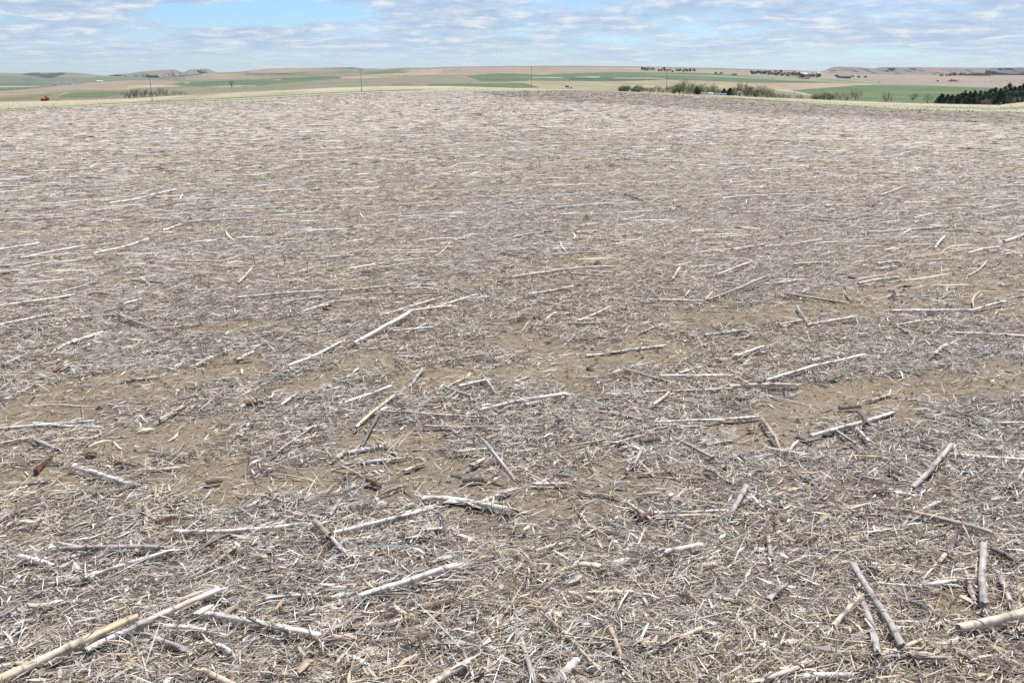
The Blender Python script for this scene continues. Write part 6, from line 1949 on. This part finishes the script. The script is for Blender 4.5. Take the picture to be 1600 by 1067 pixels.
def make_buildings():
    def at(x, b):
        p, r = on_land(x, b)
        return tuple(p), r / FPX
    for name, x, b, wpx, hpx, rpx, wall, roof, doors, lab, cat, rz in (
        ('farmhouse', 1255.5, 119.8, 10, 3.0, 2.2, mat_plain('pale_siding', (0.45, 0.52, 0.46), 0.08, 1), M_WHITE, [(0.0, 1.2, 2.2, M_DARK)], 'low farmhouse with a bright white roof among the farm trees', 'house', 0.0),
        ('tall_barn', 1278, 118.2, 6.4, 3.2, 2.2, M_WHITE, M_WHITE, [(0.0, 2.6, 3.0, M_DARK)], 'tall white building at the right end of the farm trees', 'barn', 0.5),
        ('red_shed', 1256, 123.4, 14, 1.0, 0.8, M_RED, M_RED, [(2.0, 2.0, 1.6, M_DARK)], 'low red shed in front of the white roofed farmhouse', 'shed', 0.0),
        ('red_barn', 1318.5, 122.8, 17, 2.6, 2.6, M_RED, M_TIN, [(-14.0, 7.0, 5.6, M_DARK)], 'long red barn with a pale blue grey roof and dark doorway', 'barn', 0.06),
        ('machine_shed', 1331, 120.4, 6, 1.5, 1.2, mat_plain('grey_boards', (0.32, 0.31, 0.30), 0.1, 1), M_TIN, [(0.0, 3.0, 2.4, M_DARK)], 'small grey shed just right of the red barn', 'shed', 0.0),
        ('low_shed', 1105, 149.2, 15, 1.1, 0.7, M_WHITE, M_WHITE, [(0.0, 1.0, 0.4, M_DARK)], 'low white roof, left of two showing over the grass crest', 'shed', -0.05),
        ('low_shed', 1125.5, 149.8, 16, 0.9, 0.7, M_WHITE, M_TIN, [(0.0, 1.0, 0.4, M_DARK)], 'low pale roof, right of two showing over the grass crest', 'shed', -0.05),
        ('white_shed', 1154.3, 149.8, 3.4, 5.2, 1.2, M_WHITE, M_TIN, [(0.0, 0.5, 1.8, M_DARK)], 'small upright white shed under the yellow green tree', 'shed', 0.3),
        ('far_house', 87, 132.6, 9, 0.9, 0.9, M_WHITE, M_TIN, [(0.0, 2.0, 2.0, M_DARK)], 'white farm building far off in the left valley, leftmost of three', 'house', 0.0),
        ('far_house', 110, 132, 10, 0.8, 0.8, M_WHITE, M_GREY, [(0.0, 2.0, 2.0, M_DARK)], 'white farm building far off in the left valley, middle of three', 'house', 0.0),
        ('far_house', 156, 128.0, 8, 0.7, 0.7, M_WHITE, M_WHITE, [(0.0, 2.0, 2.0, M_DARK)], 'white farm building far off in the left valley, rightmost of three', 'house', 0.0)):
        if name in ('low_shed', 'white_shed'):
            b = float(yt(x)) - 0.4
            p, m = at(x, b)
            p = (p[0] * 0.93, p[1] * 0.93, CAM_H + (p[2] - CAM_H) * 0.93)
            m *= 0.93
            hpx += (0.1 if name == 'low_shed' else 0.0)
        else:
            p, m = at(x, b)
        e = empty(name, p, uniq(lab), cat, None, rz=rz)
        gable(e, wpx * m, wpx * m * (0.45 if wpx > 5 else 0.9), hpx * m, rpx * m, wall, roof, doors)
    for x, lab in ((1341.5, 'grey round bin right of the red barn, left of two'), (1352, 'grey round bin, right of the two beyond the red barn')):
        p, m = at(x, 121.6)
        e = empty('grain_bin', p, uniq(lab), 'grain bin', 'two round bins', rz=0)
        Rr = 2.3 * m
        MB().tube([(0, 0, -0.5), (0, 0, 2.2 * m)], [Rr, Rr], 20).build('wall', M_GREY, e)
        MB().tube([(0, 0, 2.2 * m), (0, 0, 3.4 * m), (0, 0, 3.5 * m)], [Rr * 1.05, Rr * .2, Rr * .15], 20).build('roof', M_TIN, e)
        MB().box((0, -Rr - 0.03, m * 0.9), (Rr * 0.5, 0.1, m * 1.6)).build('door', M_DARK, e)
    # rusty machine on the grass strip at the left
    x, b = 71.5, 158.3
    p, r = on_land(x, b)
    m = r / FPX
    e = empty('farm_wagon', tuple(p), uniq('small rusty orange farm wagon on the tan grass strip at the far left'), 'wagon', None, rz=0.1)
    L = 9.5 * m
    MB().add([(-L * .5, -.8, .55), (L * .2, -.8, .55), (L * .2, .8, .55), (-L * .5, .8, .55), (-L * .5, -1.0, 1.25), (L * .22, -1.0, 1.45), (L * .22, 1.0, 1.45), (-L * .5, 1.0, 1.25)],
             [(3, 2, 1, 0), (4, 5, 6, 7), (0, 1, 5, 4), (1, 2, 6, 5), (2, 3, 7, 6), (3, 0, 4, 7)]).build('body', M_ORANGE, e, bevel=0.04)
    MB().add([(L * .0, -.7, 1.40), (L * .38, -.7, .62), (L * .38, .7, .62), (L * .0, .7, 1.40), (L * .05, -.7, 2.0), (L * .42, -.7, 1.25), (L * .42, .7, 1.25), (L * .05, .7, 2.0)],
             [(3, 2, 1, 0), (4, 5, 6, 7), (0, 1, 5, 4), (1, 2, 6, 5), (2, 3, 7, 6), (3, 0, 4, 7)]).build('hood', M_RUST, e, bevel=0.04)
    MB().box((L * .47, 0, .5), (L * .22, .14, .12)).build('drawbar', M_RUST, e)
    for q in (-.36, .14):
        for s in (-1, 1):
            MB().tube([(L * q, s * 1.08 - .11, .42), (L * q, s * 1.08 + .11, .42)], [.42, .42], 16).build('wheel', M_DARK, e)


def cow(px, py, k, facing, mat, lab, graze=False, dist=None):
    p, r = on_land(px, py)
    e = empty('cow', tuple(p), uniq(lab), 'cow', 'cattle on the far pastures', rz=0)
    e.scale = (facing * k, k, k)
    rings = [(-1.12, 1.20, .06, .10), (-1.05, 1.18, .26, .30), (-.8, 1.12, .34, .40), (-.4, 1.02, .38, .43), (0.0, 1.00, .39, .44), (.35, 1.02, .36, .42), (.65, 1.10, .30, .38), (.85, 1.22, .20, .26)]
    rings += ([(1.05, 1.10, .13, .18), (1.25, .85, .11, .15), (1.38, .62, .11, .14), (1.50, .42, .10, .11), (1.58, .26, .06, .07)] if graze else
              [(1.02, 1.40, .15, .20), (1.15, 1.52, .13, .17), (1.32, 1.50, .13, .15), (1.50, 1.40, .10, .11), (1.62, 1.33, .07, .08)])
    n = 10
    V, F = [], []
    for (x, z, ry, rz_) in rings:
        for j in range(n):
            a = TAU * j / n
            V.append((x, math.cos(a) * ry, z + math.sin(a) * rz_))
    for i in range(len(rings) - 1):
        for j in range(n):
            F.append((i * n + j, i * n + (j + 1) % n, (i + 1) * n + (j + 1) % n, (i + 1) * n + j))
    F += [tuple(range(n))[::-1], tuple((len(rings) - 1) * n + j for j in range(n))]
    mb = MB().add(V, F)
    for x, s in ((.58, -1), (.66, 1), (-.86, 1), (-.78, -1)):
        y = s * .22
        if x > 0:
            pts, rd = [(x, y, .95), (x + .02, y, .62), (x, y, .42), (x, y, .1), (x + .03, y, -.02)], [.15, .09, .065, .05, .07]
        else:
            pts, rd = [(x, y, 1.0), (x + .08, y, .74), (x - .10, y, .46), (x - .06, y, .1), (x - .03, y, -.02)], [.20, .13, .065, .05, .07]
        mb.tube(pts, rd, 7)
    mb.tube([(-1.1, 0, 1.32), (-1.2, 0, 1.0), (-1.18, 0, .55)], [.035, .025, .045], 5)
    hx, hz = rings[-3][0], rings[-3][1] + .12
    for s in (-1, 1):
        mb.tube([(hx - .06, s * .10, hz), (hx - .08, s * .26, hz + .02)], [.05, .02], 5)
    mb.build('body', mat, e, smooth=True)


def make_cattle():
    cow(886, 138.6, 1.25, -1, M_HIDE, 'larger dark cow standing left of the lying calf beyond the field', True)
    cow(892.3, 139.0, 0.72, 1, M_HIDE, 'small dark calf just right of the larger dark cow')
    C = [(1373.5, 130, 2.0, 'lone dark cow above the left end of the big green field'), (1516, 130, 1.1, 'faint brown cow, leftmost on the right tan pasture'), (1540, 129.6, 1.3, 'brown cow left of the black one on the right pasture'),
         (1548, 129.2, 1.8, 'black cow, darkest on the right tan pasture'), (1557, 131.2, 1.6, 'brown cow below and right of the black one'), (1564, 131, 1.3, 'brown cow, fourth of the brown ones on the pasture'),
         (1573, 127.2, 1.9, 'dark cow highest on the slope at the right edge'), (1578.5, 128.8, 1.9, 'dark cow just below the highest one at the right edge'), (1583.5, 128, 1.6, 'dark cow between two others near the right edge'),
         (1593.5, 131.6, 1.7, 'pale brown cow lowest near the right edge'), (1597.5, 127.6, 1.9, 'dark cow cut closest to the right edge')]
    for i, (x, y, k, lab) in enumerate(C):
        cow(x, y, k, 1 if i % 3 else -1, M_HIDE if ('dark' in lab or 'black' in lab) else M_HIDE2, lab, i % 2 == 0)


make_poles()
make_buildings()
make_cattle()


# ------------------------------------------------------------------ grass on the margin beyond the field
def margin_grass():
    g = np.random.default_rng(3)
    n = 4000
    px = g.random(n) * 1760 - 80
    f = g.random(n)
    py = ye(px) + (yt(px) - ye(px)) * f
    r = land_r(px, np.maximum(py, yt(px) + 1e-4))
    dx, dy, dz = ray(px, py)
    X, Y, Z = dx * r, dy * r, CAM_H + dz * r
    nz = fbm(X * 0.06, Y * 0.10, 9, 3)
    H = (0.05 + 0.13 * g.random(n)) * (0.5 + nz)
    Wd = 0.10 + 0.16 * g.random(n)
    a = g.random(n) * TAU
    ca, sa = np.cos(a), np.sin(a)
    lean = g.standard_normal((n, 2)) * 0.12
    V = np.stack([np.stack([X - ca * Wd, Y - sa * Wd, Z - 0.03], -1), np.stack([X + ca * Wd, Y + sa * Wd, Z - 0.03], -1),
                  np.stack([X + ca * Wd * .4 + lean[:, 0], Y + sa * Wd * .4 + lean[:, 1], Z + H], -1), np.stack([X - ca * Wd * .4 + lean[:, 0], Y - sa * Wd * .4 + lean[:, 1], Z + H], -1)], 1).reshape(-1, 3)
    grn = np.clip((nz - 0.45) * 5, 0, 1) * np.where(px > 1000, 1.0, 0.0) * (f < 0.7)
    c = np.array([0.60, 0.50, 0.36])[None] * (1 - grn[:, None]) + np.array([0.24, 0.29, 0.13])[None] * grn[:, None]
    c = c * (1 + 0.15 * g.standard_normal((n, 1)))
    o = np_mesh('grass', V, np.arange(n * 4).reshape(n, 4), M_FOL, colors=np.repeat(np.clip(c, 0.03, 0.8), 4, axis=0))
    structure(o, 'stuff')


margin_grass()


# ------------------------------------------------------------------ the air
def make_haze():
    x0, x1, y0, y1, z0, z1 = -16000, 16000, -3000, 18000, -420, 260
    o = MB().box(((x0 + x1) / 2, (y0 + y1) / 2, (z0 + z1) / 2), (x1 - x0, y1 - y0, z1 - z0))
    m = bpy.data.materials.new('haze_air')
    m.use_nodes = True
    nt = m.node_tree
    nt.nodes.clear()
    out = N(nt, 'ShaderNodeOutputMaterial')
    v = N(nt, 'ShaderNodeVolumePrincipled')
    v.inputs['Color'].default_value = (0.80, 0.89, 1.0, 1)
    v.inputs['Density'].default_value = 2.2e-5
    v.inputs['Anisotropy'].default_value = 0.0
    lk(nt, v.outputs[0], out.inputs['Volume'])
    h = o.build('haze', m)
    structure(h, 'stuff')


make_haze()
